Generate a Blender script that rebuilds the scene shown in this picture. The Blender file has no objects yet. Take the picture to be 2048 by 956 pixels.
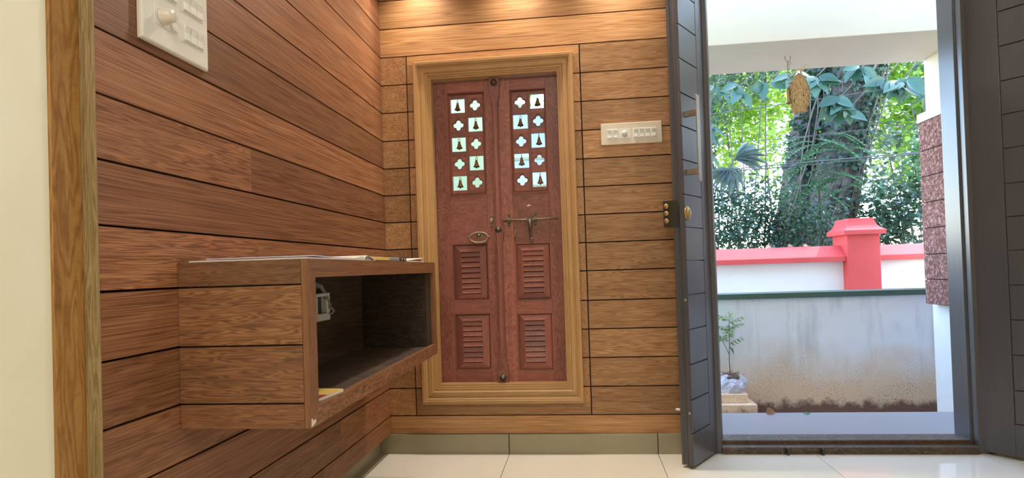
import bpy, math, random
import numpy as np
from mathutils import Matrix, Vector
random.seed(7)
RNG = np.random.default_rng(11)
SC = bpy.context.scene
COL = SC.collection

# ------------------------------------------------------------------ camera
cam = bpy.data.cameras.new('camera')
cam.sensor_width = 36.0
cam.lens = 1241.15 * 36.0 / 2048.0
cam.shift_y = 40.97 / 2048.0
cam.clip_start = 0.02
cam.clip_end = 200
cam_ob = bpy.data.objects.new('camera', cam)
COL.objects.link(cam_ob)
RM = [[0.99320277, 0.11181626, -0.03233249], [0.03389546, -0.01210489, 0.99935207], [-0.11135243, 0.99365517, 0.01581268]]
CP = [0.8429, -2.61977, 0.77825]
r_, u_, f_ = RM
cam_ob.matrix_world = Matrix(((r_[0], u_[0], -f_[0], CP[0]), (r_[1], u_[1], -f_[1], CP[1]),
                              (r_[2], u_[2], -f_[2], CP[2]), (0, 0, 0, 1)))
SC.camera = cam_ob

# ------------------------------------------------------------------ view / world / lights
SC.view_settings.view_transform = 'Standard'
SC.view_settings.look = 'None'
SC.view_settings.gamma = 1.0
SC.view_settings.use_curve_mapping = False
SC.view_settings.exposure = 0.0
SKY_STRENGTH = 1.65
SUN_STRENGTH = 4.0
DOWNLIGHT_W = 4.6
ROOM_W = 26.0
w = bpy.data.worlds.new('world')
SC.world = w
w.use_nodes = True
wn = w.node_tree
for n in list(wn.nodes):
    wn.nodes.remove(n)
sky = wn.nodes.new('ShaderNodeTexSky')
sky.sky_type = 'NISHITA'
sky.sun_disc = False
sky.sun_elevation = math.radians(70)
sky.sun_rotation = math.radians(20)
sky.air_density = 1.0
sky.dust_density = 0.4
bg = wn.nodes.new('ShaderNodeBackground')
bg.inputs['Strength'].default_value = SKY_STRENGTH
wo = wn.nodes.new('ShaderNodeOutputWorld')
wn.links.new(sky.outputs[0], bg.inputs[0])
wn.links.new(bg.outputs[0], wo.inputs[0])


def lamp(name, kind, loc, energy, color=(1, 1, 1), **kw):
    l = bpy.data.lights.new(name, kind)
    l.energy = energy
    l.color = color
    tgt = kw.pop('target', None)
    for k, v in kw.items():
        setattr(l, k, v)
    o = bpy.data.objects.new(name, l)
    COL.objects.link(o)
    o.location = loc
    if tgt is not None:
        o.rotation_euler = (Vector(tgt) - Vector(loc)).to_track_quat('-Z', 'Y').to_euler()
    return o


lamp('sun_light', 'SUN', (12.5, 6.0, 12), SUN_STRENGTH, (1.0, 0.95, 0.82), angle=0.02, target=(2.5, 3, 0))
lamp('room_light', 'AREA', (2.1, -1.5, 2.46), ROOM_W * 0.36, (1.0, 0.96, 0.92), shape='RECTANGLE', size=0.3, size_y=0.3, target=(2.1, -1.5, 0))
lamp('ceiling_light', 'AREA', (0.62, -0.20, 2.47), 19.0, (1.0, 0.90, 0.80), shape='DISK', size=0.08, target=(0.62, -0.20, 0))
lamp('room_fill_back', 'AREA', (0.7, -3.3, 2.46), ROOM_W * 1.35, (1.0, 0.98, 0.94), shape='RECTANGLE', size=0.8, size_y=0.8, target=(0.7, -3.3, 0))  # added ceiling fill behind the camera, no fixture modelled


# ------------------------------------------------------------------ material helpers
def new_mat(name):
    m = bpy.data.materials.new(name)
    m.use_nodes = True
    nt = m.node_tree
    return m, nt, nt.nodes['Principled BSDF']


class NT:
    def __init__(s, nt):
        s.nt = nt

    def n(s, t, **kw):
        x = s.nt.nodes.new(t)
        for k, v in kw.items():
            setattr(x, k, v)
        return x

    def l(s, a, b):
        s.nt.links.new(a, b)

    def math(s, op, a, b=None, clamp=False):
        x = s.n('ShaderNodeMath', operation=op)
        x.use_clamp = clamp
        for i, v in enumerate((a, b)):
            if v is None:
                continue
            if isinstance(v, (int, float)):
                x.inputs[i].default_value = v
            else:
                s.l(v, x.inputs[i])
        return x.outputs[0]

    def noise(s, vec, scale=5, detail=2, rough=0.5, dist=0.0):
        x = s.n('ShaderNodeTexNoise')
        x.inputs['Scale'].default_value = scale
        x.inputs['Detail'].default_value = detail
        x.inputs['Roughness'].default_value = rough
        x.inputs['Distortion'].default_value = dist
        if vec is not None:
            s.l(vec, x.inputs['Vector'])
        return x.outputs['Fac']

    def comb(s, a, b, c):
        x = s.n('ShaderNodeCombineXYZ')
        for i, v in enumerate((a, b, c)):
            if isinstance(v, (int, float)):
                x.inputs[i].default_value = v
            else:
                s.l(v, x.inputs[i])
        return x.outputs[0]

    def sep(s, v):
        x = s.n('ShaderNodeSeparateXYZ')
        s.l(v, x.inputs[0])
        return x.outputs

    def ramp(s, f, stops):
        x = s.n('ShaderNodeValToRGB')
        e = x.color_ramp.elements
        while len(e) < len(stops):
            e.new(0.5)
        for i, (p, c) in enumerate(stops):
            e[i].position = p
            e[i].color = (c[0], c[1], c[2], 1) if not isinstance(c, (int, float)) else (c, c, c, 1)
        s.l(f, x.inputs[0])
        return x.outputs[0]

    def mix(s, f, a, b, mode='MIX'):
        x = s.n('ShaderNodeMix', data_type='RGBA', blend_type=mode)
        for i, v in ((0, f), (6, a), (7, b)):
            if isinstance(v, (int, float)):
                x.inputs[i].default_value = v
            elif isinstance(v, tuple):
                x.inputs[i].default_value = (v[0], v[1], v[2], 1)
            else:
                s.l(v, x.inputs[i])
        return x.outputs[2]

    def bump(s, h, strength, dist=0.002):
        x = s.n('ShaderNodeBump')
        x.inputs['Strength'].default_value = strength
        x.inputs['Distance'].default_value = dist
        s.l(h, x.inputs['Height'])
        return x.outputs[0]


def srgb(r, g, b):
    def c(v):
        v /= 255.0
        return v / 12.92 if v <= 0.04045 else ((v + 0.055) / 1.055) ** 2.4
    return (c(r), c(g), c(b))


def wood(name, dark, mid, light, rough=0.45, fine=1.0, scratch=0.0, contrast=1.0, coat=0.0):
    """uv: u along the grain, v across, metres; vertex colour 'tone' = board seed."""
    m, nt, p = new_mat(name)
    t = NT(nt)
    uv = t.n('ShaderNodeUVMap').outputs[0]
    at = t.n('ShaderNodeAttribute', attribute_name='tone').outputs['Color']
    tr, tg, tb = t.sep(at)
    x, y, z = t.sep(uv)
    sd = t.math('MULTIPLY', tg, 40.0)
    low = t.noise(t.comb(t.math('MULTIPLY', x, 1.7), t.math('MULTIPLY', y, 8.0), sd), 1.0, 2, 0.45, 0.2)
    rings = t.math('SINE', t.math('MULTIPLY', t.math('ADD', t.math('MULTIPLY', low, 12.0), t.math('MULTIPLY', y, 14.0)), 5.0))
    rings = t.math('ADD', t.math('MULTIPLY', rings, 0.5), 0.5)
    rings = t.math('POWER', rings, 1.6)
    mid_n = t.noise(t.comb(t.math('MULTIPLY', x, 1.1), t.math('ADD', t.math('MULTIPLY', y, 115.0), t.math('MULTIPLY', low, 9.0)), sd), 1.0, 3, 0.6, 0.15)
    fine_n = t.noise(t.comb(t.math('MULTIPLY', x, 5.0), t.math('ADD', t.math('MULTIPLY', y, 420.0 * fine), t.math('MULTIPLY', low, 30.0)), sd), 1.0, 2, 0.6)
    patch = t.noise(t.comb(t.math('MULTIPLY', x, 3.0), t.math('MULTIPLY', y, 6.0), t.math('ADD', sd, 9.0)), 1.0, 2)
    f = t.math('ADD', t.math('MULTIPLY', rings, 0.27 * contrast), t.math('MULTIPLY', mid_n, 0.46))
    f = t.math('ADD', f, t.math('MULTIPLY', fine_n, 0.24))
    f = t.math('ADD', f, t.math('MULTIPLY', t.math('SUBTRACT', patch, 0.5), 0.35))
    c = t.ramp(f, [(0.24, light), (0.48, mid), (0.84, dark)])
    bright = t.math('ADD', t.math('MULTIPLY', tr, 0.56), 0.74)
    c = t.mix(1.0, c, t.comb(bright, bright, bright), 'MULTIPLY')
    if scratch:
        sc_ = t.noise(t.comb(t.math('MULTIPLY', x, 34.0), t.math('MULTIPLY', y, 60.0), sd), 1.0, 4, 0.7, 1.5)
        sc_ = t.ramp(sc_, [(0.655, 0.0), (0.74, 1.0)])
        c = t.mix(t.math('MULTIPLY', sc_, scratch), c, (0.55, 0.47, 0.38))
    t.l(c, p.inputs['Base Color'])
    p.inputs['Roughness'].default_value = rough
    t.l(t.math('ADD', t.math('MULTIPLY', fine_n, 0.22), rough - 0.08), p.inputs['Roughness'])
    p.inputs['Coat Weight'].default_value = coat
    p.inputs['Coat Roughness'].default_value = 0.25
    t.l(t.bump(fine_n, 0.25, 0.0006), p.inputs['Normal'])
    return m


def plain(name, col, rough=0.5, metal=0.0, noise=0.0, nscale=20, bump=0.0, spec=0.5, coat=0.0):
    m, nt, p = new_mat(name)
    t = NT(nt)
    tc = t.n('ShaderNodeTexCoord').outputs['Object']
    nf = t.noise(tc, nscale, 4, 0.6)
    a = tuple(max(0, c * (1 - noise)) for c in col)
    b = tuple(min(1, c * (1 + noise)) for c in col)
    t.l(t.mix(nf, a, b), p.inputs['Base Color'])
    p.inputs['Roughness'].default_value = rough
    p.inputs['Metallic'].default_value = metal
    p.inputs['Specular IOR Level'].default_value = spec
    p.inputs['Coat Weight'].default_value = coat
    if bump:
        t.l(t.bump(nf, bump, 0.003), p.inputs['Normal'])
    return m


def leaf_mat(name, c1, c2, trans=0.35, rough=0.4):
    m, nt, p = new_mat(name)
    t = NT(nt)
    tc = t.n('ShaderNodeTexCoord').outputs['Object']
    at = t.n('ShaderNodeAttribute', attribute_name='tone').outputs['Fac']
    c = t.mix(at, c1, c2)
    t.l(c, p.inputs['Base Color'])
    p.inputs['Roughness'].default_value = rough
    tl = t.n('ShaderNodeBsdfTranslucent')
    t.l(t.mix(0.6, c, (min(1, c2[0] * 2.2), min(1, c2[1] * 1.9), c2[2] * 0.9)), tl.inputs[0])
    mx = t.n('ShaderNodeMixShader')
    mx.inputs[0].default_value = trans
    t.l(p.outputs[0], mx.inputs[1])
    t.l(tl.outputs[0], mx.inputs[2])
    out = [n for n in nt.nodes if n.type == 'OUTPUT_MATERIAL'][0]
    t.l(mx.outputs[0], out.inputs[0])
    return m


# ------------------------------------------------------------------ materials
MT = {}
MT['teak_back'] = wood('teak_back', srgb(112, 72, 40), srgb(172, 124, 78), srgb(204, 158, 110), 0.42, scratch=0.25)
MT['teak_left'] = wood('teak_left', srgb(82, 48, 28), srgb(136, 88, 56), srgb(170, 120, 82), 0.46, scratch=0.4)
MT['teak_cab'] = wood('teak_cab', srgb(72, 44, 26), srgb(122, 80, 48), srgb(152, 106, 68), 0.45, scratch=0.5, contrast=1.15)
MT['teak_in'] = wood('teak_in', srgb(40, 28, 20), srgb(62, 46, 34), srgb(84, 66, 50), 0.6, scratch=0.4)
MT['teak_frame'] = wood('teak_frame', srgb(124, 88, 50), srgb(188, 144, 90), srgb(214, 174, 120), 0.38, scratch=0.3, fine=0.8)
MT['teak_post'] = wood('teak_post', srgb(134, 88, 36), srgb(184, 130, 64), srgb(204, 154, 86), 0.5, fine=0.8)
MT['teak_strip'] = wood('teak_strip', srgb(104, 86, 52), srgb(142, 120, 78), srgb(166, 146, 104), 0.5, fine=0.8)
MT['rosewood'] = wood('rosewood', srgb(80, 40, 32), srgb(132, 74, 60), srgb(162, 100, 84), 0.42, scratch=0.35, contrast=0.5, coat=0.1)
MT['threshold_wood'] = wood('threshold_wood', srgb(40, 30, 22), srgb(74, 58, 42), srgb(120, 100, 80), 0.4, scratch=0.5)
MT['gap'] = plain('gap', (0.01, 0.008, 0.006), 0.8)
MT['white_plastic'] = plain('white_plastic', srgb(232, 232, 224), 0.22, noise=0.03)
MT['ivory_plastic'] = plain('ivory_plastic', srgb(226, 214, 194), 0.3, noise=0.04)
MT['paper'] = plain('paper', srgb(232, 226, 212), 0.8, noise=0.06)
MT['yellow_paper'] = plain('yellow_paper', srgb(222, 186, 92), 0.7, noise=0.1)
MT['red_print'] = plain('red_print', srgb(170, 60, 66), 0.5)
MT['grey_plastic'] = plain('grey_plastic', srgb(150, 150, 158), 0.4)
MT['dark_plastic'] = plain('dark_plastic', srgb(60, 60, 70), 0.4)
MT['brass_old'] = plain('brass_old', srgb(146, 134, 112), 0.5, 0.7, noise=0.45, nscale=160, bump=0.2)
MT['brass_bell'] = plain('brass_bell', srgb(140, 108, 66), 0.4, 0.8, noise=0.4, nscale=120)
MT['brass_dark'] = plain('brass_dark', srgb(104, 98, 82), 0.45, 0.8, noise=0.5, nscale=200, bump=0.3)
MT['brass_hang'] = plain('brass_hang', srgb(178, 150, 96), 0.4, 0.75, noise=0.3, nscale=90)
MT['steel'] = plain('steel', srgb(170, 165, 150), 0.35, 0.85, noise=0.25, nscale=60)
MT['steel_dark'] = plain('steel_dark', srgb(74, 72, 62), 0.45, 0.7, noise=0.3, nscale=120)
MT['iron_wire'] = plain('iron_wire', (0.03, 0.03, 0.03), 0.5, 0.6)
MT['chip'] = plain('chip', srgb(225, 215, 200), 0.7)
MT['cable'] = plain('cable', srgb(84, 88, 92), 0.6)
MT['grain'] = plain('grain', srgb(244, 204, 150), 0.8, noise=0.2, nscale=60)
MT['grain_dark'] = plain('grain_dark', srgb(96, 62, 34), 0.9, noise=0.3, nscale=40)
MT['bark'] = plain('bark', srgb(104, 96, 96), 0.95, noise=0.6, nscale=16, bump=1.0)
MT['twig'] = plain('twig', srgb(104, 98, 86), 0.85, noise=0.3, nscale=15)
MT['soil'] = plain('soil', srgb(112, 100, 86), 0.95, noise=0.4, nscale=14, bump=0.6)
MT['plaster_cream'] = plain('plaster_cream', srgb(238, 228, 206), 0.75, noise=0.03, nscale=6, bump=0.05)
MT['cream_column'] = plain('cream_column', srgb(232, 224, 206), 0.7, noise=0.04, nscale=8)
MT['white_plaster'] = plain('white_plaster', srgb(236, 234, 228), 0.8, noise=0.05, nscale=8, bump=0.1)
MT['red_paint'] = plain('red_paint', srgb(216, 80, 76), 0.55, noise=0.14, nscale=7, bump=0.1)
MT['green_paint'] = plain('green_paint', srgb(72, 96, 82), 0.55, noise=0.15, nscale=12)
MT['ceiling_paint'] = plain('ceiling_paint', srgb(236, 232, 224), 0.8)
MT['puja_wall'] = plain('puja_wall', srgb(222, 236, 220), 0.7, noise=0.02)


def m_cream_wall():
    m, nt, p = new_mat('cream_wall')
    t = NT(nt)
    tc = t.n('ShaderNodeTexCoord').outputs['Object']
    a = t.noise(tc, 3.0, 4, 0.6)
    c = t.ramp(a, [(0.3, srgb(240, 235, 206)), (0.7, srgb(248, 244, 222))])
    t.l(c, p.inputs['Base Color'])
    p.inputs['Roughness'].default_value = 0.6
    t.l(t.bump(t.noise(tc, 9, 3), 0.12, 0.004), p.inputs['Normal'])
    return m


def m_tile(name, c1, c2, rough=0.12):
    m, nt, p = new_mat(name)
    t = NT(nt)
    tc = t.n('ShaderNodeTexCoord').outputs['Object']
    a = t.noise(tc, 2.2, 5, 0.6, 0.4)
    b = t.noise(tc, 45.0, 3, 0.7)
    c = t.mix(a, c1, c2)
    d = t.ramp(b, [(0.7, 0.0), (0.78, 1.0)])
    c = t.mix(t.math('MULTIPLY', d, 0.25), c, (0.16, 0.12, 0.08))
    t.l(c, p.inputs['Base Color'])
    t.l(t.math('ADD', t.math('MULTIPLY', a, 0.12), rough), p.inputs['Roughness'])
    return m


def m_door_paint():
    m, nt, p = new_mat('charcoal_paint')
    t = NT(nt)
    tc = t.n('ShaderNodeTexCoord').outputs['Object']
    x, y, z = t.sep(tc)
    a = t.noise(t.comb(t.math('MULTIPLY', x, 60), t.math('MULTIPLY', y, 60), t.math('MULTIPLY', z, 4)), 1.0, 3, 0.6)
    b = t.noise(tc, 38, 4, 0.8)
    c = t.mix(a, srgb(68, 66, 68), srgb(84, 81, 84))
    d = t.ramp(b, [(0.74, 0.0), (0.8, 1.0)])
    c = t.mix(t.math('MULTIPLY', d, 0.35), c, srgb(150, 146, 140))
    t.l(c, p.inputs['Base Color'])
    p.inputs['Roughness'].default_value = 0.3
    p.inputs['Specular IOR Level'].default_value = 0.65
    t.l(t.bump(a, 0.03, 0.001), p.inputs['Normal'])
    return m


def m_stained():
    m, nt, p = new_mat('stained_plaster')
    t = NT(nt)
    tc = t.n('ShaderNodeTexCoord').outputs['Object']
    x, y, z = t.sep(tc)
    base = t.mix(t.noise(tc, 4, 4), srgb(232, 236, 244), srgb(246, 248, 252))
    st = t.noise(t.comb(t.math('MULTIPLY', x, 16), 0.0, t.math('MULTIPLY', z, 1.3)), 1.0, 5, 0.65)
    st2 = t.noise(t.comb(t.math('MULTIPLY', x, 4.0), 3.0, t.math('MULTIPLY', z, 2.4)), 1.0, 3, 0.5)
    s1 = t.ramp(t.math('MULTIPLY', t.math('ADD', st, st2), 0.5), [(0.50, 0.0), (0.66, 1.0)])
    c = t.mix(t.math('MULTIPLY', s1, 0.55), base, srgb(176, 180, 176))
    # brown damp rising from the ground, uneven edge
    ed = t.noise(t.comb(t.math('MULTIPLY', x, 2.2), 1.0, t.math('MULTIPLY', z, 2.0)), 1.0, 5, 0.65)
    h = t.math('ADD', z, t.math('MULTIPLY', t.math('SUBTRACT', ed, 0.5), 0.5))
    damp = t.ramp(t.math('MULTIPLY', t.math('SUBTRACT', 0.25, h), 2.6), [(0.05, 0.0), (0.75, 1.0)])
    spk = t.noise(t.comb(t.math('MULTIPLY', x, 130), 1.0, t.math('MULTIPLY', z, 80)), 1.0, 4, 0.7)
    pm = t.ramp(t.noise(t.comb(t.math('MULTIPLY', x, 5.0), 2.0, t.math('MULTIPLY', z, 5.0)), 1.0, 3, 0.6), [(0.38, 0.15), (0.62, 1.0)])
    tan = t.mix(t.math('MULTIPLY', t.ramp(spk, [(0.50, 0.0), (0.64, 1.0)]), pm), srgb(234, 204, 172), srgb(160, 122, 94))
    c = t.mix(t.math('MULTIPLY', damp, 0.95), c, tan)
    ed2 = t.noise(t.comb(t.math('MULTIPLY', x, 9.0), 5.0, t.math('MULTIPLY', z, 6.0)), 1.0, 5, 0.75)
    h2 = t.math('ADD', z, t.math('MULTIPLY', t.math('SUBTRACT', ed2, 0.5), 0.22))
    dark = t.ramp(t.math('MULTIPLY', t.math('SUBTRACT', -0.125, h2), 11.0), [(0.0, 0.0), (0.5, 1.0)])
    c = t.mix(t.math('MULTIPLY', dark, 0.85), c, srgb(88, 48, 44))
    t.l(c, p.inputs['Base Color'])
    p.inputs['Roughness'].default_value = 0.85
    t.l(t.bump(spk, 0.15, 0.003), p.inputs['Normal'])
    return m


def m_laterite():
    m, nt, p = new_mat('laterite')
    t = NT(nt)
    tc = t.n('ShaderNodeTexCoord').outputs['Object']
    a = t.noise(tc, 60, 5, 0.7, 0.6)
    c = t.ramp(a, [(0.3, srgb(88, 50, 42)), (0.5, srgb(134, 84, 72)), (0.64, srgb(196, 156, 138))])
    v = t.n('ShaderNodeTexVoronoi')
    v.inputs['Scale'].default_value = 70
    t.l(tc, v.inputs['Vector'])
    pit = t.ramp(v.outputs['Distance'], [(0.12, 1.0), (0.26, 0.0)])
    gate = t.ramp(t.noise(tc, 26, 3), [(0.46, 0.0), (0.56, 1.0)])
    pit = t.math('MULTIPLY', pit, gate)
    c = t.mix(pit, c, srgb(50, 26, 24))
    t.l(c, p.inputs['Base Color'])
    p.inputs['Roughness'].default_value = 0.9
    t.l(t.bump(t.math('SUBTRACT', a, pit), 0.6, 0.006), p.inputs['Normal'])
    return m


def m_glass(name, tint=(0.9, 0.96, 0.95), rough=0.0):
    m, nt, p = new_mat(name)
    t = NT(nt)
    tr = t.n('ShaderNodeBsdfTransparent')
    tr.inputs[0].default_value = (*tint, 1)
    gl = t.n('ShaderNodeBsdfGlossy')
    gl.inputs['Roughness'].default_value = 0.03
    fr = t.n('ShaderNodeFresnel')
    fr.inputs[0].default_value = 1.5
    mx = t.n('ShaderNodeMixShader')
    t.l(fr.outputs[0], mx.inputs[0])
    t.l(tr.outputs[0], mx.inputs[1])
    t.l(gl.outputs[0], mx.inputs[2])
    out = [n for n in nt.nodes if n.type == 'OUTPUT_MATERIAL'][0]
    t.l(mx.outputs[0], out.inputs[0])
    return m


def m_frosted():
    m, nt, p = new_mat('frosted_glass')
    t = NT(nt)
    tl = t.n('ShaderNodeBsdfTranslucent')
    tl.inputs[0].default_value = (0.5, 0.56, 0.68, 1)
    tr = t.n('ShaderNodeBsdfTransparent')
    tr.inputs[0].default_value = (0.7, 0.78, 0.9, 1)
    mx = t.n('ShaderNodeMixShader')
    mx.inputs[0].default_value = 0.25
    t.l(tl.outputs[0], mx.inputs[1])
    t.l(tr.outputs[0], mx.inputs[2])
    out = [n for n in nt.nodes if n.type == 'OUTPUT_MATERIAL'][0]
    t.l(mx.outputs[0], out.inputs[0])
    return m


def m_emit(name, col, s):
    m, nt, p = new_mat(name)
    p.inputs['Emission Color'].default_value = (*col, 1)
    p.inputs['Emission Strength'].default_value = s
    return m


MT['cream_wall'] = m_cream_wall()
MT['floor_tile'] = m_tile('floor_tile', srgb(222, 216, 200), srgb(234, 229, 214), 0.03)
MT['skirting_tile'] = m_tile('skirting_tile', srgb(146, 138, 112), srgb(166, 156, 130), 0.25)
MT['porch_tile'] = m_tile('porch_tile', srgb(126, 124, 128), srgb(148, 146, 150), 0.3)
MT['charcoal'] = m_door_paint()
MT['stained'] = m_stained()
MT['laterite'] = m_laterite()
MT['glass'] = m_glass('glass')
MT['frosted'] = m_frosted()
MT['bulb'] = m_emit('bulb', (1.0, 0.8, 0.55), 12)
MT['tube'] = m_emit('tube', (0.95, 1.0, 0.95), 6)  # glow of the tube added in the inner room
MT['bag'] = plain('bag', srgb(206, 208, 226), 0.5, noise=0.12, nscale=14, bump=0.3)
MT['leaf_sun'] = leaf_mat('leaf_sun', srgb(72, 116, 48), srgb(156, 190, 92), 0.45)
MT['leaf_dark'] = leaf_mat('leaf_dark', srgb(38, 62, 50), srgb(84, 114, 96), 0.22, 0.3)
MT['leaf_teal'] = leaf_mat('leaf_teal', srgb(40, 74, 62), srgb(76, 112, 94), 0.2, 0.3)
MT['leaf_fern'] = leaf_mat('leaf_fern', srgb(48, 90, 62), srgb(88, 138, 94), 0.3, 0.4)
MT['leaf_palm'] = leaf_mat('leaf_palm', srgb(84, 106, 106), srgb(134, 156, 158), 0.2, 0.35)
MT['leaf_sapling'] = leaf_mat('leaf_sapling', srgb(84, 128, 66), srgb(140, 180, 104), 0.3)
MT['leaf_dry'] = leaf_mat('leaf_dry', srgb(60, 64, 44), srgb(86, 84, 60), 0.1)
MT['leaf_brown'] = leaf_mat('leaf_brown', srgb(140, 100, 78), srgb(176, 136, 110), 0.1)


# ------------------------------------------------------------------ mesh helpers
class MB:
    def __init__(s):
        s.v, s.f, s.uv, s.tone, s.mi, s.sm = [], [], [], [], [], []

    def face(s, idx, uvs=None, tone=(0.5, 0.5), mi=0, smooth=False):
        s.f.append(idx)
        s.uv.append(uvs)
        s.tone.append(tone)
        s.mi.append(mi)
        s.sm.append(smooth)

    def box(s, x0, x1, y0, y1, z0, z1, g='x', mi=0, tone=None, seed=True):
        if x0 > x1: x0, x1 = x1, x0
        if y0 > y1: y0, y1 = y1, y0
        if z0 > z1: z0, z1 = z1, z0
        b = len(s.v)
        s.v += [(x0, y0, z0), (x1, y0, z0), (x1, y1, z0), (x0, y1, z0), (x0, y0, z1), (x1, y0, z1), (x1, y1, z1), (x0, y1, z1)]
        tone = tone or (random.random(), random.random())
        ou, ov = (random.uniform(0, 30), random.uniform(0, 3)) if seed else (0, 0)
        ga = 'xyz'.index(g)
        for q, n in (((0, 3, 2, 1), 2), ((4, 5, 6, 7), 2), ((0, 1, 5, 4), 1), ((2, 3, 7, 6), 1), ((1, 2, 6, 5), 0), ((3, 0, 4, 7), 0)):
            ax = [a for a in range(3) if a != n]
            ua = ga if ga in ax else ax[0]
            va = [a for a in ax if a != ua][0]
            s.face([b + i for i in q], [(s.v[b + i][ua] + ou, s.v[b + i][va] + ov) for i in q], tone, mi)
        return s

    def quad(s, pts, g=None, mi=0, tone=None, smooth=False):
        b = len(s.v)
        s.v += [tuple(p) for p in pts]
        tone = tone or (random.random(), random.random())
        p = [Vector(q) for q in pts]
        u = Vector(g).normalized() if g else (p[1] - p[0]).normalized()
        n = (p[1] - p[0]).cross(p[2] - p[0])
        if n.length > 1e-12: n.normalize()
        vv = n.cross(u)
        ou = tone[1] * 20
        s.face(list(range(b, b + len(pts))), [(q.dot(u) + ou, q.dot(vv)) for q in p], tone, mi, smooth)

    def prism(s, poly, axis, a0, a1, g='x', mi=0, tone=None):
        """poly: 2-D outline in the two other axes, extruded along axis."""
        b = len(s.v)
        n = len(poly)
        ai = 'xyz'.index(axis)
        oth = [i for i in range(3) if i != ai]
        for a in (a0, a1):
            for (p, q) in poly:
                c = [0, 0, 0]
                c[ai] = a; c[oth[0]] = p; c[oth[1]] = q
                s.v.append(tuple(c))
        tone = tone or (random.random(), random.random())
        ga = 'xyz'.index(g)
        ou = tone[1] * 20

        def uvs(ids):
            P = [s.v[i] for i in ids]
            sp = [max(c[k] for c in P) - min(c[k] for c in P) for k in range(3)]
            rest = sorted([k for k in range(3) if k != ga], key=lambda k: -sp[k])
            ua = ga if sp[ga] > 1e-6 else rest[0]
            va = [k for k in sorted(range(3), key=lambda k: -sp[k]) if k != ua][0]
            return [(c[ua] + ou, c[va]) for c in P]
        f0 = list(range(b, b + n)); f1 = list(range(b + n, b + 2 * n))
        s.face(f0[::-1], uvs(f0[::-1]), tone, mi)
        s.face(f1, uvs(f1), tone, mi)
        for i in range(n):
            j = (i + 1) % n
            q = [b + i, b + j, b + n + j, b + n + i]
            s.face(q, uvs(q), tone, mi)
        return s

    def tube(s, pts, rad, seg=8, mi=0, closed=False, caps=True, tone=None):
        P = [Vector(p) for p in pts]
        n = len(P)
        if not hasattr(rad, '__len__'): rad = [rad] * n
        b = len(s.v)
        tone = tone or (random.random(), random.random())
        up = None
        L = 0
        ls = []
        for i in range(n):
            if closed:
                d = P[(i + 1) % n] - P[i - 1]
            else:
                d = P[min(i + 1, n - 1)] - P[max(i - 1, 0)]
            d.normalize()
            if up is None:
                up = Vector((0, 0, 1)) if abs(d.z) < 0.9 else Vector((1, 0, 0))
            a = d.cross(up)
            if a.length < 1e-6: a = d.cross(Vector((0, 1, 0)))
            a.normalize()
            c = a.cross(d).normalized()
            up = c
            for k in range(seg):
                t = 2 * math.pi * k / seg
                s.v.append(tuple(P[i] + (a * math.cos(t) + c * math.sin(t)) * rad[i]))
            if i: L += (P[i] - P[i - 1]).length
            ls.append(L)
        m = n if closed else n - 1
        for i in range(m):
            j = (i + 1) % n
            for k in range(seg):
                k2 = (k + 1) % seg
                s.face([b + i * seg + k, b + i * seg + k2, b + j * seg + k2, b + j * seg + k],
                       [(ls[i], k / seg * .1), (ls[i], (k + 1) / seg * .1), (ls[j], (k + 1) / seg * .1), (ls[j], k / seg * .1)], tone, mi, True)
        if caps and not closed:
            s.face([b + k for k in range(seg)][::-1], None, tone, mi)
            s.face([b + (n - 1) * seg + k for k in range(seg)], None, tone, mi)
        return s

    def lathe(s, prof, centre=(0, 0, 0), axis='z', seg=20, mi=0, tone=None):
        """prof: (radius, height) pairs along axis."""
        b = len(s.v)
        tone = tone or (random.random(), random.random())
        c = Vector(centre)
        for (r, h) in prof:
            for k in range(seg):
                t = 2 * math.pi * k / seg
                a, d = r * math.cos(t), r * math.sin(t)
                if axis == 'z': q = (a, d, h)
                elif axis == 'y': q = (a, -h, d)     # grows towards -y
                else: q = (h, a, d)
                s.v.append(tuple(c + Vector(q)))
        n = len(prof)
        for i in range(n - 1):
            for k in range(seg):
                k2 = (k + 1) % seg
                s.face([b + i * seg + k, b + i * seg + k2, b + (i + 1) * seg + k2, b + (i + 1) * seg + k], None, tone, mi, True)
        s.face([b + k for k in range(seg)][::-1], None, tone, mi)
        s.face([b + (n - 1) * seg + k for k in range(seg)], None, tone, mi)
        return s

    def build(s, name, mats, parent=None, bevel=0.0, loc=None, segs=2, fix=True):
        me = bpy.data.meshes.new(name)
        me.from_pydata(s.v, [], s.f)
        if not isinstance(mats, (list, tuple)): mats = [mats]
        for m in mats: me.materials.append(m)
        uvl = me.uv_layers.new(name='UVMap')
        ca = me.color_attributes.new('tone', 'FLOAT_COLOR', 'CORNER')
        k = 0
        uvd = []; cd = []
        for i, f in enumerate(s.f):
            u = s.uv[i] or [(s.v[q][0] + s.v[q][1], s.v[q][2]) for q in f]
            for j in range(len(f)):
                uvd += [u[j][0], u[j][1]]
                cd += [s.tone[i][0], s.tone[i][1], 0, 1]
        uvl.data.foreach_set('uv', uvd)
        ca.data.foreach_set('color', cd)
        me.polygons.foreach_set('material_index', s.mi)
        me.polygons.foreach_set('use_smooth', s.sm)
        if fix:
            import bmesh
            bm = bmesh.new(); bm.from_mesh(me)
            bmesh.ops.recalc_face_normals(bm, faces=bm.faces)
            bm.to_mesh(me); bm.free()
        me.update()
        o = bpy.data.objects.new(name, me)
        COL.objects.link(o)
        if bevel:
            bv = o.modifiers.new('bevel', 'BEVEL')
            bv.width = bevel; bv.segments = segs; bv.limit_method = 'ANGLE'
            bv.angle_limit = math.radians(40); bv.harden_normals = False
        if parent is not None: o.parent = parent
        if loc is not None: o.location = loc
        return o


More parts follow.
